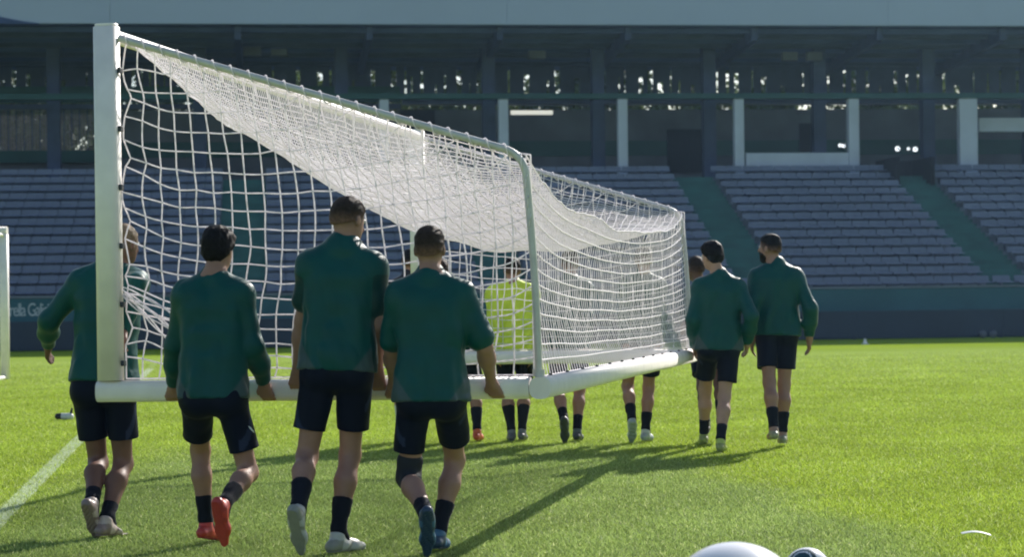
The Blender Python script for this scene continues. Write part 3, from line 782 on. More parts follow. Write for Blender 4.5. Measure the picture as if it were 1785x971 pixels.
def person(sp):
    S = sp['h'] / 1.80; yaw = math.radians(sp.get('yaw', 0)); vox = sp.get('vox', .0085)
    fwd = np.array([math.sin(yaw), math.cos(yaw), 0]); rt = np.array([math.cos(yaw), -math.sin(yaw), 0])
    d = sp['d']; seed = sp['seed']; bw = sp.get('build', 1.0)
    pelvis = sp['pelvis'] if 'pelvis' in sp else at(*sp['pelvis_px'], d)
    neck = at(*sp['neck_px'], d + sp.get('lean', .05))
    spine = unit(neck - pelvis)
    sroll = math.radians(sp.get('sroll', 0)); rs = unit(rt * math.cos(sroll) + UP * math.sin(sroll)); rs = unit(rs - spine * (rs @ spine)); back = -np.cross(spine, rs); back = unit(back); 
    if back @ fwd > 0: back = -back
    head = at(*sp['head_px'], d + sp.get('lean', .05) + sp.get('head_fwd', .035))
    hy = yaw + math.radians(sp.get('head_yaw', 0)); hp = math.radians(sp.get('head_pitch', 0)); hr = math.radians(sp.get('head_roll', 0))
    hf = np.array([math.sin(hy) * math.cos(hp), math.cos(hy) * math.cos(hp), math.sin(hp)])
    hrt = unit(np.cross(hf, UP)); hup = np.cross(hrt, hf)
    hrt, hup = hrt * math.cos(hr) + hup * math.sin(hr), hup * math.cos(hr) - hrt * math.sin(hr)
    HA = np.stack([hrt, hf, hup])
    hip = {s: pelvis + rt * s * .083 * S - UP * .03 * S for s in (-1, 1)}
    sho = {s: neck + rs * s * .152 * S * bw - spine * .098 * S for s in (-1, 1)}
    LT, LS, LU, LF = .445 * S, .43 * S, .31 * S, .275 * S
    ank, knee, toe, fup = {}, {}, {}, {}
    for s, k in ((-1, 'footL'), (1, 'footR')):
        u, v, dep, fp, fy = sp[k]
        A = ground(u, v, .085 * S) if dep == 'g' else at(u, v, d + dep) if v is not None else at(u, 500, d + dep) * np.array([1, 1, 0]) + UP * .085 * S
        fyw = yaw + math.radians(fy); fpp = math.radians(fp)
        toe[s] = np.array([math.sin(fyw) * math.cos(fpp), math.cos(fyw) * math.cos(fpp), -math.sin(fpp)])
        fup[s] = np.array([math.sin(fyw) * math.sin(fpp), math.cos(fyw) * math.sin(fpp), math.cos(fpp)])
        # keep the toe out of the ground
        low = A[2] - .085 * S * fup[s][2] + min(0, toe[s][2]) * .19 * S
        if low < 0.0: A = A + UP * (-low)
        knee[s], ank[s] = two_bone(hip[s], A, LT, LS, fwd + rt * s * sp.get('knee_out', .12))
    elb, wri, hdir, hnor = {}, {}, {}, {}
    for s, k in ((-1, 'handL'), (1, 'handR')):
        hs = sp[k]; mode = hs[0]
        if mode == 'bar':                     # hand closed on a bar: fingers under it, palm on the near face
            T = hs[1]; w = T - unit(T - sho[s]) * .075 * S
        else:
            T = at(hs[1], hs[2], d + hs[3]); w = T
        elb[s], wri[s] = two_bone(sho[s], w, LU, LF, rt * s * sp.get('elbow_out', .12) - fwd * .8)
        hdir[s] = unit(T - wri[s]) if mode == 'bar' else unit(unit(wri[s] - elb[s]) + np.array(hs[4] if len(hs) > 4 else (0, 0, 0)))
        hnor[s] = mode
    loc = np.array([pelvis[0], pelvis[1], 0.0])
    root = empty('person', loc); tag(root, sp['label'], 'person', sp.get('group'))
    # ---------------- body
    B = SDF()
    hl, hr_ = hip[-1], hip[1]
    B.cone(hl, hr_, .090 * S, .090 * S, .05)
    for t, w, r, fo in ((.25, .050, .090, 0), (.50, .068, .098, 0), (.70, .082, .100, .0), (.82, .080, .076, 0)):
        c = pelvis + (neck - pelvis) * t; B.cone(c - rs * w * S * bw, c + rs * w * S * bw, r * S, r * S, .06)
    for s in (-1, 1):
        B.cone(neck - spine * .02, sho[s], .050 * S, .050 * S, .05)
        B.cone(neck + spine * .008 * S, neck + (sho[s] - neck) * .72, .044 * S, .046 * S, .05)
        B.ball(sho[s] - UP * .015, .060 * S * bw, k=.05)
        B.cone(sho[s], elb[s], .054 * S * bw, .041 * S * bw, .035)
        B.cone(elb[s], elb[s] + (wri[s] - elb[s]) * .38, .041 * S, .0445 * S * bw, .03)
        B.cone(elb[s] + (wri[s] - elb[s]) * .3, wri[s], .043 * S * bw, .027 * S, .03)
        B.cone(hip[s], knee[s], .078 * S * bw, .053 * S, .045)
        B.ball(hip[s] - fwd * .035 * S - UP * .02, .080 * S, k=.05)
        B.cone(knee[s], ank[s], .050 * S, .034 * S, .03)
        sh = ank[s] - knee[s]; kb = unit(-fwd - unit(sh) * (-fwd @ unit(sh)))
        B.cone(knee[s] + sh * .12 + kb * .012 * S, knee[s] + sh * .34 + kb * .024 * S, .040 * S, .050 * S * bw, .035)
        B.cone(knee[s] + sh * .34 + kb * .024 * S, knee[s] + sh * .68 + kb * .006 * S, .050 * S * bw, .033 * S, .035)
        B.ball(knee[s] - kb * .012 * S, .047 * S, k=.03)
        B.cone(ank[s], ank[s] + toe[s] * .06 * S - fup[s] * .05 * S, .033 * S, .020 * S, .02)
        hand(B, sp, s, wri[s], hdir[s], rt * s, fwd, hnor[s], S)
    B.cone(neck - spine * .03, head - hup * .055 * S - hf * .012 * S, .060 * S, .054 * S, .03)
    hc = head
    B.ball(hc + hup * .022 * S - hf * .008 * S, np.array([.076, .095, .094]) * S, HA, .03)
    B.ball(hc - hup * .045 * S + hf * .028 * S, np.array([.058, .062, .072]) * S, HA, .03)
    B.ball(hc - hup * .092 * S + hf * .062 * S, np.array([.026, .02, .020]) * S, HA, .025)
    B.cone(hc + hf * .088 * S + hup * .018 * S, hc + hf * .108 * S - hup * .025 * S, .010 * S, .014 * S, .014)
    B.ball(hc + hf * .090 * S - hup * .062 * S, np.array([.024, .010, .009]) * S, HA, .01)
    for s in (-1, 1):
        B.dent(hc + hf * .098 * S + hup * .012 * S + hrt * s * .032 * S, np.array([.018, .012, .012]) * S, HA, .012)
        B.ball(hc + hrt * s * .078 * S - hf * .006 * S - hup * .012 * S, np.array([.010, .020, .033]) * S, HA, .010)
    V, Fq = B.mesh(vox)
    o = fast_mesh('body', V - loc, Fq, M['skin'], root)
    col = np.tile(sp['skin'], (len(V), 1)); 
    col *= (1 + .06 * noise3(V.astype(np.float32), 30, seed))[:, None]
    if sp.get('hair', 'short') in ('short', 'crop'):      # clipped hair fading into the skin at sides and nape
        q = (V - hc) @ HA.T / S
        f_ = np.clip((q[:, 2] + .062 - .30 * np.clip(q[:, 1] + .05, 0, 1)) / .05, 0, 1) * np.clip((.055 + .5 * np.clip(q[:, 2], 0, 1) - q[:, 1]) / .02, 0, 1) * (np.linalg.norm(q, axis=1) < .16)
        f_ *= (np.abs(q[:, 0]) < .083)
        col = col * (1 - .8 * f_[:, None]) + .8 * f_[:, None] * sp.get('hair_col', np.array([.012, .010, .010]))
    lips = np.linalg.norm(((V - (hc + hf * .098 * S - hup * .062 * S)) @ HA.T) / (np.array([.026, .02, .009]) * S), axis=1) < 1
    col[lips] *= np.array([.85, .6, .6])
    set_col(o, col)
    for s in (-1, 1):
        c = hc + hf * .078 * S + hup * .012 * S + hrt * s * .032 * S - loc
        bm = bmesh.new(); bmesh.ops.create_uvsphere(bm, u_segments=10, v_segments=8, radius=.0125 * S)
        me = bpy.data.meshes.new('eye'); bm.to_mesh(me); bm.free(); me.materials.append(M['eye']); me.polygons.foreach_set('use_smooth', [True] * len(me.polygons))
        eo = link(bpy.data.objects.new('eye', me), root); eo.location = c
    # ---------------- hair
    hst = sp.get('hair', 'short')
    H = SDF(); th = {'short': .0045, 'crop': .003, 'full': .014, 'bun': .012}[hst] * S
    H.ball(hc + hup * .024 * S - hf * .010 * S, np.array([.077, .096, .095]) * S + th, HA, .02)
    if hst in ('full', 'short', 'bun'): H.ball(hc + hup * .066 * S + hf * .006 * S, np.array([.064, .078, .045]) * S + th, HA, .03)
    low = {'short': -.03, 'crop': -.02, 'full': -.088, 'bun': -.04}[hst]
    H.ball(hc - hup * .020 * S - hf * .038 * S, np.array([.066, .055, .05]) * S + th * .8, HA, .02)
    H.cut(hc + hup * low * S - hf * .05 * S, -hup * .9 + hf * .38, .006)       # neckline, rising forward
    H.cut(hc + hup * .062 * S + hf * .066 * S, hf * .80 - hup * .60, .006)      # forehead line
    ha = 1.7 if hst == 'full' else 1.0
    hz = lambda P: ha * (.0030 * noise3(P, 150, seed + 5) + .0035 * noise3(P, 50, seed + 6))
    if hst == 'bun': H.ball(hc + hup * .05 * S - hf * .11 * S, .042 * S, k=.02)
    V, Fq = H.mesh(min(vox, .0065), hz)
    if len(V):
        o = fast_mesh('hair', V - loc, Fq, M['hair'], root); hcol = np.tile(sp.get('hair_col', np.array([.012, .010, .010])), (len(V), 1))
        if hst in ('short', 'crop'):
            q = (V - hc) @ HA.T / S; e_ = np.clip(((q[:, 2] - low) + .42 * np.minimum(0, -q[:, 1] - .05)) / .055, 0, 1)[:, None]
            hcol = hcol * e_ + (1 - e_) * (sp['skin'] * .42 + hcol * .3)
        set_col(o, hcol)
    if sp.get('beard'):
        H = SDF(); H.ball(hc - hup * .055 * S + hf * .028 * S, np.array([.062, .068, .066]) * S, HA, .02); H.ball(hc - hup * .10 * S + hf * .065 * S, np.array([.034, .030, .032]) * S, HA, .02)
        H.cut(hc - hup * .035 * S, hup - hf * .25, .006); H.cut(hc - hf * .02 * S, -hf, .006)
        V, Fq = H.mesh(min(vox, .0065), hz); o = fast_mesh('beard', V - loc, Fq, M['hair'], root); set_col(o, np.tile(np.array([.012, .010, .010]), (len(V), 1)))
    # ---------------- jersey
    T = SDF(); of = sp.get('cloth', .016)
    hem = pelvis - spine * sp.get('hem', .05) * S
    for t, w, r in ((-.20, .070, .127), (-.02, .070, .123), (.15, .068, .110), (.30, .068, .104), (.50, .076, .102), (.70, .088, .101), (.82, .084, .076)):
        c = pelvis + (neck - pelvis) * t; T.cone(c - rs * w * S * bw, c + rs * w * S * bw, r * S + of, r * S + of, .05)
    for s in (-1, 1):
        T.cone(neck - spine * .028, sho[s], .050 * S + of * .5, .050 * S + of, .05)
        T.cone(neck + spine * .008 * S, neck + (sho[s] - neck) * .72, .050 * S, .050 * S + of * .6, .05)
        T.ball(sho[s] - UP * .015, .060 * S * bw + of, k=.05)
        if sp.get('sleeve', 'long') == 'long':
            T.cone(sho[s], elb[s], .055 * S * bw + of, .044 * S + of, .03)
            T.cone(elb[s], elb[s] + (wri[s] - elb[s]) * .5, .046 * S + of * 1.2, .045 * S + of, .03)
            T.cone(elb[s] + (wri[s] - elb[s]) * .5, elb[s] + (wri[s] - elb[s]) * .94, .045 * S + of, .032 * S + of * .8, .03)
        else:
            e = sho[s] + (elb[s] - sho[s]) * sp.get('sleeve_len', .72)
            T.cone(sho[s], e, .058 * S * bw + of, .056 * S + of * 1.4, .03)
    if sp.get('collar'):
        T.cone(neck - spine * .03, neck + spine * .022 * S + fwd * .01, .084 * S, .076 * S, .03); T.cone(neck - spine * .01 - rs * .045, neck - spine * .01 + rs * .045, .062 * S, .062 * S, .04)
    else:
        T.cone(neck - spine * .03, neck + spine * .030 * S + fwd * .016, .070 * S, .064 * S, .03)
    T.cut(hem, -spine, .006)
    if sp.get('sleeve', 'long') != 'long':
        pass
    def cloth_disp(P):
        t = ((P - pelvis) @ spine).astype(np.float32); x = ((P - pelvis) @ rs).astype(np.float32)
        low = np.clip(1 - t / .35, 0, 1)
        n1 = noise3(P * np.array([1, 1, .45], np.float32), 26, seed + 11); n2 = noise3(P, 15, seed + 12); n3 = noise3(P * np.array([.5, .5, 1.4], np.float32), 38, seed + 13)
        arm = np.clip((np.abs(x) - .17) / .05, 0, 1)
        rdg = 1 - 2 * np.abs(n1)
        cr = np.maximum(0, noise3(P @ np.array([[1, 0, .5], [0, 1, 0], [-.5, 0, .6]], np.float32), 30, seed + 15)) ** 2
        return (.0105 * rdg * (.5 + .8 * low) + .008 * n2 + .010 * cr) * (1 - .75 * arm) + .0065 * n3 * (.8 * arm + .6 * low)
    V, Fq = T.mesh(vox, cloth_disp)
    if sp.get('sleeve', 'long') != 'long':     # trim the rounded sleeve ends square
        pass
    o = fast_mesh(sp.get('top_name', 'jersey'), V - loc, Fq, M['cloth'], root)
    main = sp.get('top', GREEN); col = np.tile(main, (len(V), 1))
    zl = (V - hem) @ spine; xl = (V - hem) @ rs
    if sp.get('panels', True):
        ps = sp.get('panel_side', 0)
        side = (np.abs(xl) > .088 + .50 * np.clip(zl, 0, 1) ** .85) & (zl < .30) & (np.abs(xl) < .24)
        dist_arm = np.min([np.linalg.norm(np.cross(V - elb[s], unit(wri[s] - elb[s])), axis=1) for s in (-1, 1)], axis=0)
        side &= dist_arm > .075
        e_ = np.clip((np.abs(xl) - (.088 + .50 * np.clip(zl, 0, 1) ** .85)) / .012, 0, 1) * side
        col = col * (1 - e_[:, None]) + SIDE * e_[:, None]
    if sp.get('sleeve_dark', False):
        for s in (-1, 1):
            dd = np.linalg.norm(np.cross(V - sho[s], unit(elb[s] - sho[s])), axis=1); al = (V - sho[s]) @ unit(elb[s] - sho[s])
            col[(dd < .10) & (al > .05) & (((V - neck) @ rs) * s > .17 * S)] = main * .55
    set_col(o, col)
    # ---------------- shorts or leggings
    K = SDF()
    leg_f = sp.get('short_len', .70); flare = sp.get('flare', .016)
    wst = pelvis + spine * .03 * S
    K.cone(wst - rt * .06 * S, wst + rt * .06 * S, .094 * S + .008, .094 * S + .008, .05)
    K.cone(hl, hr_, .096 * S + .010, .096 * S + .010, .05)
    for s in (-1, 1):
        e = hip[s] + (knee[s] - hip[s]) * (leg_f + .16) + rt * s * .012
        K.ball(hip[s] - fwd * .035 * S - UP * .03, .080 * S + .010, k=.05)
        K.cone(hip[s] + rt * s * .006, e, .080 * S * bw + .011, .066 * S + flare, .022)
    def short_disp(P):
        t = (P @ UP).astype(np.float32)
        return .0065 * noise3(P * np.array([1, 1, .35], np.float32), 24, seed + 21) + .0035 * noise3(P, 30, seed + 22)
    K.cut(hem + spine * .07 * S, spine, .004)
    V, Fq = K.mesh(vox, short_disp)
    # trim each leg of the shorts square to its thigh
    keepv = np.ones(len(V), bool)
    for s in (-1, 1):
        ax_ = unit(knee[s] - hip[s]); L = LT * leg_f
        own = (np.linalg.norm(np.cross(V - hip[s], ax_), axis=1) <= np.linalg.norm(np.cross(V - hip[-s], unit(knee[-s] - hip[-s])), axis=1))
        t = (V - hip[s]) @ ax_; over = own & (t > L)
        V[over] -= ax_[None] * (t[over] - L)[:, None] * .97
    o = fast_mesh('shorts', V - loc, Fq, M['shorts'], root)
    nc = sp.get('bottom', NAVY); col = np.tile(nc, (len(V), 1))
    for s in (-1, 1):
        ax_ = unit(knee[s] - hip[s]); q = V - hip[s]; t = q @ ax_; lat = (q @ rt) * s; bk = -(q @ fwd)
        stripe = (lat > .062) & (np.abs(bk + .005 - (t - .12) * .35) < .014) & (t > .02)
        if sp.get('stripe', True): col[stripe] = nc * 3.2 + .012
    set_col(o, col)
    if sp.get('logo'):
        s = 1; ax_ = unit(knee[s] - hip[s]); c = hip[s] + ax_ * .20 * S + rt * .070 * S - fwd * .068 * S - loc
        p = [(0, 0), (.014, .006), (.034, .024), (.040, .034), (.026, .026), (.012, .015)]
        m_ = MB(); n_ = len(p); e1 = unit(-UP * .75 + rt * .55); e2 = unit(-UP * .3 + rt * .9); nn = unit(-fwd + rt * .5)
        for o_ in (0.012, .020):
            for a, b in p: m_.v.append(tuple(c + UP * .03 - UP * b * 1.1 + rt * a * .8 + nn * o_))
        m_.f = [tuple(range(n_)), tuple(reversed(range(n_, 2 * n_)))] + [(i, (i + 1) % n_, n_ + (i + 1) % n_, n_ + i) for i in range(n_)]
        m_.build('logo', M['white_strip'], root)
    # ---------------- socks, boots
    for s, side in ((-1, 'L'), (1, 'R')):
        sh = ank[s] - knee[s]; kb = unit(-fwd - unit(sh) * (-fwd @ unit(sh)))
        hgt = sp.get('sock' + side, sp.get('sock', .45))
        a = ank[s] - sh * hgt
        Q = SDF(); Q.cone(a + kb * .010 * S * (hgt > .3), ank[s] - sh * .08, (.0405 + .016 * max(0, hgt - .3)) * S + .006, .034 * S + .006, .02)
        if hgt > .4: Q.cone(knee[s] + sh * .40 + kb * .022 * S, knee[s] + sh * .68 + kb * .006 * S, .050 * S * bw + .004, .034 * S + .004, .03)
        Q.cone(ank[s] - sh * .08, ank[s] + toe[s] * .05 - fup[s] * .02, .038 * S, .036 * S, .02)
        Q.cut(a, -unit(sh), .004)
        V, Fq = Q.mesh(min(vox, .007), lambda P: .0025 * noise3(P * np.array([.6, .6, 2], np.float32), 60, seed + 31))
        o = fast_mesh('sock', V - loc, Fq, M['sock'], root); set_col(o, np.tile(sp.get('sock_col', np.array([.010, .012, .020])), (len(V), 1)))
        boot(root, loc, sp, ank[s], toe[s], fup[s], unit(sh), S, min(vox, .006), seed + s, side)
        br = sp.get('brace')
        if br == side:
            Q = SDF(); th = hip[s] - knee[s]
            Q.cone(knee[s] + th * .20, knee[s], .066 * S + .006, .056 * S + .008, .03); Q.cone(knee[s], knee[s] + sh * .16 + kb * .012, .056 * S + .008, .052 * S + .008, .03)
            V, Fq = Q.mesh(min(vox, .007)); o = fast_mesh('knee_brace', V - loc, Fq, M['blackish'], root)
    return root

def hand(B, sp, s, w, hd, out, fwd, mode, S):
    hd = unit(hd)
    if mode == 'bar':
        # palm hangs from the wrist onto the near face, fingers hook under and up behind the bar
        side = unit(np.array(sp.get('bar_dir', (1, 0, 0))))
        nrm = unit(np.cross(hd, side)); nrm = nrm if nrm @ fwd > 0 else -nrm
        k0 = w + hd * .085 * S
        B.cone(w, w + hd * .03, .027 * S, .030 * S, .02)
        for q in (-.030, -.010, .010, .030):
            B.cone(w + hd * .025 * S + side * q * .6, k0 + side * q, .017 * S, .0155 * S, .012)
            f1 = k0 + side * q; f2 = f1 + hd * .030 * S + nrm * .018 * S; f3 = f2 + nrm * .040 * S; f4 = f3 + nrm * .012 - hd * .022 * S
            B.cone(f1, f2, .0115 * S, .010 * S, .006); B.cone(f2, f3, .010 * S, .009 * S, .005); B.cone(f3, f4, .009 * S, .008 * S, .005)
        ts = side * (-s)
        tb = w + hd * .03 * S + side * (-s) * .026 * S
        B.cone(tb, tb + ts * .022 * S + hd * .03 * S, .014 * S, .0125 * S, .012)
        B.cone(tb + ts * .022 * S + hd * .03 * S, tb + ts * .028 * S + hd * .052 * S + nrm * .012 * S, .0115 * S, .009 * S, .006)
    else:
        pn = unit(out - hd * (out @ hd)); ac = unit(np.cross(hd, pn)); ac = ac if ac @ fwd > 0 else -ac
        k0 = w + hd * .088 * S
        B.cone(w, w + hd * .03, .026 * S, .028 * S, .02)
        L = (.072, .080, .074, .058)
        for q, l in zip((.030, .010, -.010, -.030), L):
            a = k0 + ac * q; B.cone(w + hd * .022 * S + ac * q * .6, a, .0165 * S, .0145 * S, .012)
            b = a + unit(hd - pn * .25) * l * .5 * S; c = b + unit(hd - pn * .75) * l * .5 * S
            B.cone(a, b, .0105 * S, .0095 * S, .005); B.cone(b, c, .0095 * S, .008 * S, .005)
        tb = w + hd * .025 * S + ac * .024 * S
        m = tb + ac * .026 * S + hd * .034 * S - pn * .008; B.cone(tb, m, .015 * S, .012 * S, .012); B.cone(m, m + hd * .032 * S + ac * .004, .0115 * S, .009 * S, .006)

def boot(root, loc, sp, ank, toe, up, sh, S, vox, seed, side):
    lat = np.cross(toe, up); h = .085 * S; base = ank - up * h
    Q = SDF()
    hl = base - toe * .045 * S + up * .036 * S
    Q.cone(hl, base + toe * .03 * S + up * .040 * S, .034 * S, .037 * S, .02)
    Q.cone(base + toe * .02 * S + up * .042 * S, base + toe * .13 * S + up * .030 * S + lat * .004, .037 * S, .034 * S, .025)
    Q.cone(base + toe * .11 * S + up * .030 * S - lat * .012, base + toe * .11 * S + up * .030 * S + lat * .014, .032 * S, .032 * S, .02)
    Q.cone(base + toe * .13 * S + up * .029 * S, base + toe * .195 * S + up * .024 * S, .033 * S, .022 * S, .02)
    Q.cone(ank - up * .02, ank + unit(-sh + toe * .0) * .005, .040 * S, .041 * S, .02)
    Q.cone(base + toe * .035 * S + up * .06 * S, base + toe * .10 * S + up * .05 * S, .024 * S, .020 * S, .02)
    Q.cut(base + up * .012 * S, -up, .004); Q.cut(ank - sh * .018 * S, -sh, .004)
    V, Fq = Q.mesh(vox, lambda P: .002 * noise3(P, 60, seed))
    o = fast_mesh('boot', V - loc, Fq, M['boot'], root)
    c1 = sp.get('boot_col', np.array([.5, .46, .42])); c2 = sp.get('boot_col2', c1 * .6)
    t = (V - base) @ toe; z = (V - base) @ up
    col = np.tile(c1, (len(V), 1)); col[(t < .0) & (z < .075)] = c2; col[(np.abs(t - .06 - (z - .03) * .8) < .012)] = c2
    set_col(o, col)
    s_ = SDF()
    s_.cone(hl - up * .022 * S, base + toe * .05 * S + up * .012 * S, .031 * S, .027 * S, .02)
    s_.cone(base + toe * .05 * S + up * .012 * S, base + toe * .12 * S + up * .012 * S, .027 * S, .036 * S, .02)
    s_.cone(base + toe * .12 * S + up * .012 * S, base + toe * .195 * S + up * .014 * S, .036 * S, .022 * S, .02)
    s_.cut(base + up * .013 * S, up, .003); s_.cut(base + up * .006 * S, -up, .003)
    for tt, ll in ((-.05, .018), (-.05, -.018), (.09, .026), (.09, -.026), (.145, .024), (.145, -.024), (.18, 0)):
        b = base + toe * tt * S + lat * ll * S; s_.cone(b + up * .008 * S, b - up * .000 * S, .0075 * S, .006 * S, .004)
    V, Fq = s_.mesh(vox)
    so = fast_mesh('sole', V - loc, Fq, M['boot'], root); so.parent = o
    set_col(so, np.tile(sp.get('sole_col', c2), (len(V), 1)))

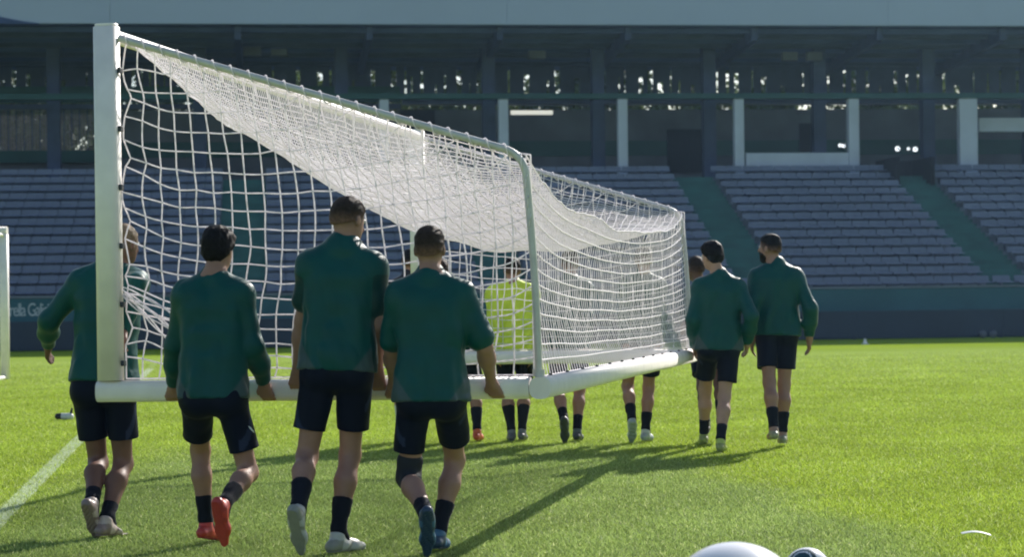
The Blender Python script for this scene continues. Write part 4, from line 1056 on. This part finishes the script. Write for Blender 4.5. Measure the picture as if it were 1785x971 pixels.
# ------------------------------------------------------------------ who is where
BARDIR = np.array(GM.to_3x3() @ Vector((1, 0, 0)))
def bar_pt(u, c=0.0, dz=-.02, front=True):     # point on the near face of a post, at the pixel column u
    lo_, hi_ = -.2, 2.7
    for _ in range(40):
        m = (lo_ + hi_) / 2; p = gw(m, 0, c); 
        q = p - np.array([0, 0, CAMH]); uu = IW / 2 + F * q[0] / q[1]
        if uu < u: lo_ = m
        else: hi_ = m
    p = gw(m, dz, c); L = np.array(GM.to_3x3() @ Vector((0, 1, 0)))
    return p + L * (-.075 if front else .075)
BLACK = np.array([.008, .007, .008]); BROWN = np.array([.032, .021, .016])
near_group = 'players carrying the near side of the goal'; far_group = 'people carrying the far side of the goal'
people = [
 dict(seed=1, h=1.84, d=12.50, pelvis_px=(180, 668), neck_px=(192, 462), head_px=(216, 425), head_yaw=32, head_pitch=-8, lean=.10, skin=SKIN_D, hair='crop', hair_col=np.array([.20, .15, .10]), build=1.04,
      handL=('free', 84, 600, .36, (0, 0, -.3)), handR=('bar', gw(.02, .30, .10)), footL=(160, 888, -.30, 52, 8), footR=(184, 914, 'g', 4, 22), elbow_out=.2, yaw=4,
      boot_col=np.array([.52, .42, .37]), boot_col2=np.array([.26, .19, .17]), sock=.30, hem=-.0, short_len=.66, panels=False,
      label='player in long green sleeves behind the upright white bar, one arm hanging free, pinkish boots'),
 dict(seed=2, h=1.77, d=11.58, pelvis_px=(372, 682), neck_px=(372, 482), head_px=(381, 434), head_yaw=22, head_pitch=-6, skin=SKIN_M, hair='full', hair_col=BLACK,
      handL=('bar', bar_pt(306)), handR=('bar', bar_pt(470)), footL=(359, 925, 'g', 10, 14), footR=(388, 882, -.34, 66, 14), sroll=-1, yaw=3,
      boot_col=np.array([.62, .07, .05]), boot_col2=np.array([.5, .05, .04]), sock=.42, sockL=.40, hem=.045, logo=True, knee_out=.25,
      label='black-haired player in long green sleeves and bright red boots holding the white bar'),
 dict(seed=3, h=1.91, d=11.45, pelvis_px=(588, 636), neck_px=(598, 430), head_px=(607, 384), head_yaw=38, head_pitch=-14, head_roll=4, skin=SKIN_M, hair='short', hair_col=BROWN, sleeve='short', sleeve_len=.62, sleeve_dark=True, collar=True,
      handL=('bar', bar_pt(518)), handR=('bar', bar_pt(664, dz=.03)), footL=(519, 893, -.36, 58, 10), footR=(588, 938, 'g', 2, 34), yaw=2, sroll=0, elbow_out=.08, build=1.04,
      boot_col=np.array([.52, .52, .48]), boot_col2=np.array([.30, .30, .25]), sock=.46, hem=.035, short_len=.68, logo=False,
      label='tall player with turned-up collar and short green sleeves, head bent, pale boots'),
 dict(seed=4, h=1.79, d=11.28, pelvis_px=(752, 684), neck_px=(750, 482), head_px=(749, 433), head_yaw=8, head_pitch=0, skin=SKIN_M, hair='short', hair_col=BROWN, sleeve='short', sleeve_len=.84,
      handL=('bar', bar_pt(688)), handR=('bar', bar_pt(866)), footL=(744, 898, -.30, 66, -4), footR=(764, 938, 'g', 6, 10), yaw=-1, elbow_out=.2, build=1.06,
      boot_col=np.array([.05, .14, .24]), boot_col2=np.array([.02, .05, .09]), sock=.30, sockR=.42, hem=.055, short_len=.66, brace='L', logo=False, knee_out=.3,
      label='player in short green sleeves with a black knee brace and blue boots'),
 # beyond the far post, seen through and under the net
 dict(seed=6, vox=.012, h=1.80, d=19.62, pelvis_px=(716, 600), neck_px=(714, 483), head_px=(716, 456), skin=SKIN_M, hair='short', hair_col=BLACK, group=far_group,
      handL=('free', 690, 608, -.1), handR=('free', 742, 608, -.1), footL=(697, None, .0, 2, -4), footR=(724, None, .0, 4, 8), sock=.62, short_len=.9, sock_col=np.array([.5, .52, .5]), boot_col=np.array([.3, .3, .26]),
      panels=False, top=np.array([.02, .022, .03]), label='dark-clad person in pale socks, half hidden behind the player with the knee brace'),
 dict(seed=7, vox=.012, h=1.74, d=19.6, pelvis_px=(802, 604), neck_px=(776, 500), head_px=(768, 474), skin=SKIN_M, hair='short', hair_col=BROWN, group=far_group,
      handL=('free', 786, 610, -.1), handR=('free', 840, 610, -.1), footL=(804, None, .0, 2, -4), footR=(829, None, .0, 4, 8), sock=.55, boot_col=np.array([.6, .13, .05]), boot_col2=np.array([.5, .08, .03]),
      panels=False, label='player in orange boots almost wholly hidden behind the one with the knee brace'),
 dict(seed=8, vox=.012, h=1.72, d=19.58, pelvis_px=(896, 606), neck_px=(893, 496), head_px=(893, 470), skin=SKIN_M, hair='short', hair_col=BLACK, group=far_group, cloth=.03, build=1.12,
      handL=('free', 866, 612, -.15), handR=('free', 926, 612, -.15), footL=(889, None, .0, 2, -4), footR=(907, None, .0, 4, 6), short_len=.95, sock=.8, flare=.0, boot_col=np.array([.16, .17, .18]), sock_col=np.array([.012, .014, .018]), elbow_out=.2, stripe=False,
      panels=False, top=np.array([.62, .78, .07]), top_name='bib', label='person in a bright yellow-green top and black leggings seen through the net'),
 dict(seed=9, vox=.012, h=1.80, d=19.45, pelvis_px=(992, 600), neck_px=(992, 486), head_px=(994, 458), skin=SKIN_M, hair='short', hair_col=BLACK, group=far_group,
      handL=('free', 965, 608, -.1), handR=('free', 1020, 606, -.1), footL=(984, 742, -.22, 62, 4), footR=(1003, None, .0, 4, 10), sock=.36, boot_col=np.array([.10, .12, .13]), boot_col2=np.array([.04, .05, .055]),
      panels=False, label='player behind the dense net with one dark boot heel raised below the crossbar'),
 dict(seed=10, vox=.012, h=1.78, d=19.3, pelvis_px=(1118, 592), neck_px=(1120, 480), head_px=(1122, 452), skin=SKIN_M, hair='short', hair_col=BLACK, group=far_group,
      handL=('free', 1092, 604, -.1), handR=('free', 1146, 602, -.1), footL=(1102, 752, -.12, 50, -2), footR=(1122, None, .0, 4, 20), sock=.42, boot_col=np.array([.5, .55, .55]), boot_col2=np.array([.32, .38, .38]),
      panels=False, label='player in white boots behind the net, bare legs showing under the crossbar'),
 # at the far corner
 dict(seed=11, vox=.011, h=1.76, d=19.6, pelvis_px=(1236, 598), neck_px=(1222, 498), head_px=(1212, 468), head_yaw=-35, skin=SKIN_D, hair='crop', hair_col=BROWN, group='players at the far corner of the goal',
      handL=('bar', gw(GL - .05, .05, GC - .28)), handR=('free', 1262, 604, .0), footL=(1232, 758, 'g', 2, -2), footR=(1258, 760, 'g', 4, 4), sock=.42, boot_col=np.array([.3, .3, .25]), elbow_out=.5,
      panels=False, label='dark-skinned player mostly hidden behind another, gripping the far end of the crossbar'),
 dict(seed=12, vox=.0095, h=1.80, d=18.3, pelvis_px=(1253, 598), neck_px=(1254, 482), head_px=(1241, 446), head_yaw=-42, head_pitch=-10, skin=SKIN_L, hair='full', hair_col=BLACK, group='players at the far corner of the goal', build=1.06,
      handL=('free', 1211, 603, .10), handR=('free', 1303, 597, .04), footL=(1227, 763, 'g', 8, 0), footR=(1256, 772, 'g', 2, 12), sock=.36, boot_col=np.array([.42, .50, .12]), boot_col2=np.array([.26, .30, .10]), elbow_out=.3, hem=.07,
      label='black-haired player in green sleeves and yellow boots at the far corner, head turned left'),
 dict(seed=13, vox=.0095, h=1.84, d=18.55, pelvis_px=(1353, 574), neck_px=(1354, 464), head_px=(1342, 432), head_yaw=-55, head_pitch=0, skin=SKIN_M, hair='short', hair_col=BLACK, beard=True, build=1.07, group='players at the far corner of the goal',
      handL=('free', 1310, 592, .0), handR=('free', 1411, 590, .03), footL=(1350, 768, 'g', 6, -2), footR=(1364, 764, 'g', 4, 6), sock=.44, boot_col=np.array([.34, .2, .15]), boot_col2=np.array([.3, .3, .2]), elbow_out=.4, hem=.06,
      panels=False, label='bearded player in green sleeves walking alone on the right, hands empty'),
]
for sp in people:
    sp.setdefault('group', near_group); sp['bar_dir'] = BARDIR
    person(sp)

# ------------------------------------------------------------------ small things on the grass
def ball_obj(name, c, r, label, patches, mats, group=None):
    bm = bmesh.new(); bmesh.ops.create_icosphere(bm, subdivisions=5, radius=r)
    root = empty(name, (c[0], c[1], 0))
    me = bpy.data.meshes.new('shell'); bm.to_mesh(me); bm.free()
    for m in mats: me.materials.append(m)
    for p in me.polygons:
        p.use_smooth = True; n = Vector(p.center).normalized()
        for q, (ax_, lo_, hi_) in enumerate(patches):
            t = n.dot(Vector(ax_).normalized())
            if lo_ < t < hi_: p.material_index = q + 1 if q + 1 < len(mats) else len(mats) - 1
    o = link(bpy.data.objects.new('shell', me), root); o.location = (0, 0, r)
    tag(root, label, 'ball', group); return root
def place_ball(u, vtop, r):                    # resting on the turf with its top outline at the pixel
    rr = ray(u, vtop); el = math.atan2(rr[2], math.hypot(rr[0], rr[1])); lo_, hi_ = 5.0, 60.0
    for _ in range(60):
        dd = (lo_ + hi_) / 2; X = at(u, vtop, dd); hz_ = math.hypot(X[0], dd); dist = math.hypot(hz_, CAMH - r)
        top = math.atan2(r - CAMH, hz_) + math.asin(r / dist)
        if top < el: lo_ = dd
        else: hi_ = dd
    return np.array([X[0], dd, r])
b1 = place_ball(1280, 945, .26)
ball_obj('ball', b1, .26, 'large smooth white ball cut off by the bottom edge of the picture', [], [M['ball_white'], M['ball_navy']])
b2 = place_ball(1407, 955, .11)
ball_obj('ball', b2, .11, 'football with dark stripes beside the large white ball', [((-.35, -.7, .62), .80, .90), ((-.35, -.7, .62), .93, 1.1)], [M['ball_white'], M['ball_teal']])
for u, v, lb in ((1711, 586, 'left of two pale footballs at the foot of the navy board'), (1729, 586, 'right of two pale footballs at the foot of the navy board')):
    y = -.85; x = sx(u, y); w = np.array([x * math.cos(SROT) - y * math.sin(SROT), SD + x * math.sin(SROT) + y * math.cos(SROT), 0])
    ball_obj('ball', w, .10, lb, [], [M['backwall']], 'footballs by the board')
p = ground(1508, 600)
m_ = MB(); n_ = 12
for k in range(n_):
    a = 2 * math.pi * k / n_
    m_.v += [(.09 * math.cos(a), .09 * math.sin(a), 0), (.09 * math.cos(a), .09 * math.sin(a), .012), (.05 * math.cos(a), .05 * math.sin(a), .015), (.025 * math.cos(a), .025 * math.sin(a), .13)]
for k in range(n_):
    a, b = 4 * k, 4 * ((k + 1) % n_)
    m_.f += [(a, b, b + 1, a + 1), (a + 1, b + 1, b + 2, a + 2), (a + 2, b + 2, b + 3, a + 3)]
m_.f.append(tuple(4 * k + 3 for k in range(n_)))
o = m_.build('marker_cone', M['white_paint'], None); o.location = (p[0], p[1], 0); tag(o, 'tiny white marker far off on the bright turf before the navy board', 'marker')
# a curled strip of white tape on the turf
p0, p1 = ground(1676, 939), ground(1727, 942); V, Fq = [], []
for k in range(9):
    t = k / 8; q = p0 + (p1 - p0) * t; z = .024 + .014 * math.sin(math.pi * t); wv = np.array([.0, .018, 0])
    for dz in (0, .003):
        V += [tuple(q - wv + UP * (z + dz)), tuple(q + wv + UP * (z + dz + .004))]
for k in range(8):
    a, b = 4 * k, 4 * k + 4
    Fq += [(a, a + 1, b + 1, b), (a + 2, b + 2, b + 3, a + 3), (a, b, b + 2, a + 2), (a + 1, a + 3, b + 3, b + 1)]
Fq += [(0, 2, 3, 1), (32, 33, 35, 34)]
o = mesh_obj('tape_strip', V, Fq, M['white_strip']); tag(o, 'short white strip lying on the turf at the lower right', 'strip')
# a small black and white shoe left by the touchline
p = ground(110, 733); rt_ = empty('shoe', (p[0], p[1], 0)); tag(rt_, 'small black and white shoe lying on the turf beside the touchline', 'shoe')
Q = SDF(); Q.cone((-.06, 0, .045), (.08, 0, .04), .035, .04, .03); Q.cut((0, 0, .008), (0, 0, -1)); V, Fq = Q.mesh(.007)
o = fast_mesh('upper', V, Fq, M['boot'], rt_); c = np.tile(np.array([.62, .62, .6]), (len(V), 1)); c[V[:, 0] < -.02] = np.array([.012, .012, .015]); set_col(o, c)
Q = SDF(); Q.cone((.085, 0, .05), (.10, 0, .13), .018, .012, .02); V, Fq = Q.mesh(.006); o = fast_mesh('tongue', V, Fq, M['boot'], rt_); set_col(o, np.tile(np.array([.012, .012, .015]), (len(V), 1)))

# ------------------------------------------------------------------ added scattering volume standing in for the lens's veiling glare
hm = bpy.data.materials.new('glare_veil'); hm.use_nodes = True; HN = hm.node_tree.nodes; HN.clear()
ho_ = HN.new('ShaderNodeOutputMaterial'); hv = HN.new('ShaderNodeVolumePrincipled')
hv.inputs['Color'].default_value = (.42, .68, 1.0, 1); hv.inputs['Density'].default_value = .00036; hv.inputs['Anisotropy'].default_value = .7
hm.node_tree.links.new(hv.outputs[0], ho_.inputs['Volume'])
o = MB().box(-425, 425, -425, 425, -1.0, 17.0).build('glare_volume', hm); tag(o, 'added pale volume standing in for lens glare over the stadium', 'glare_volume', kind='stuff')
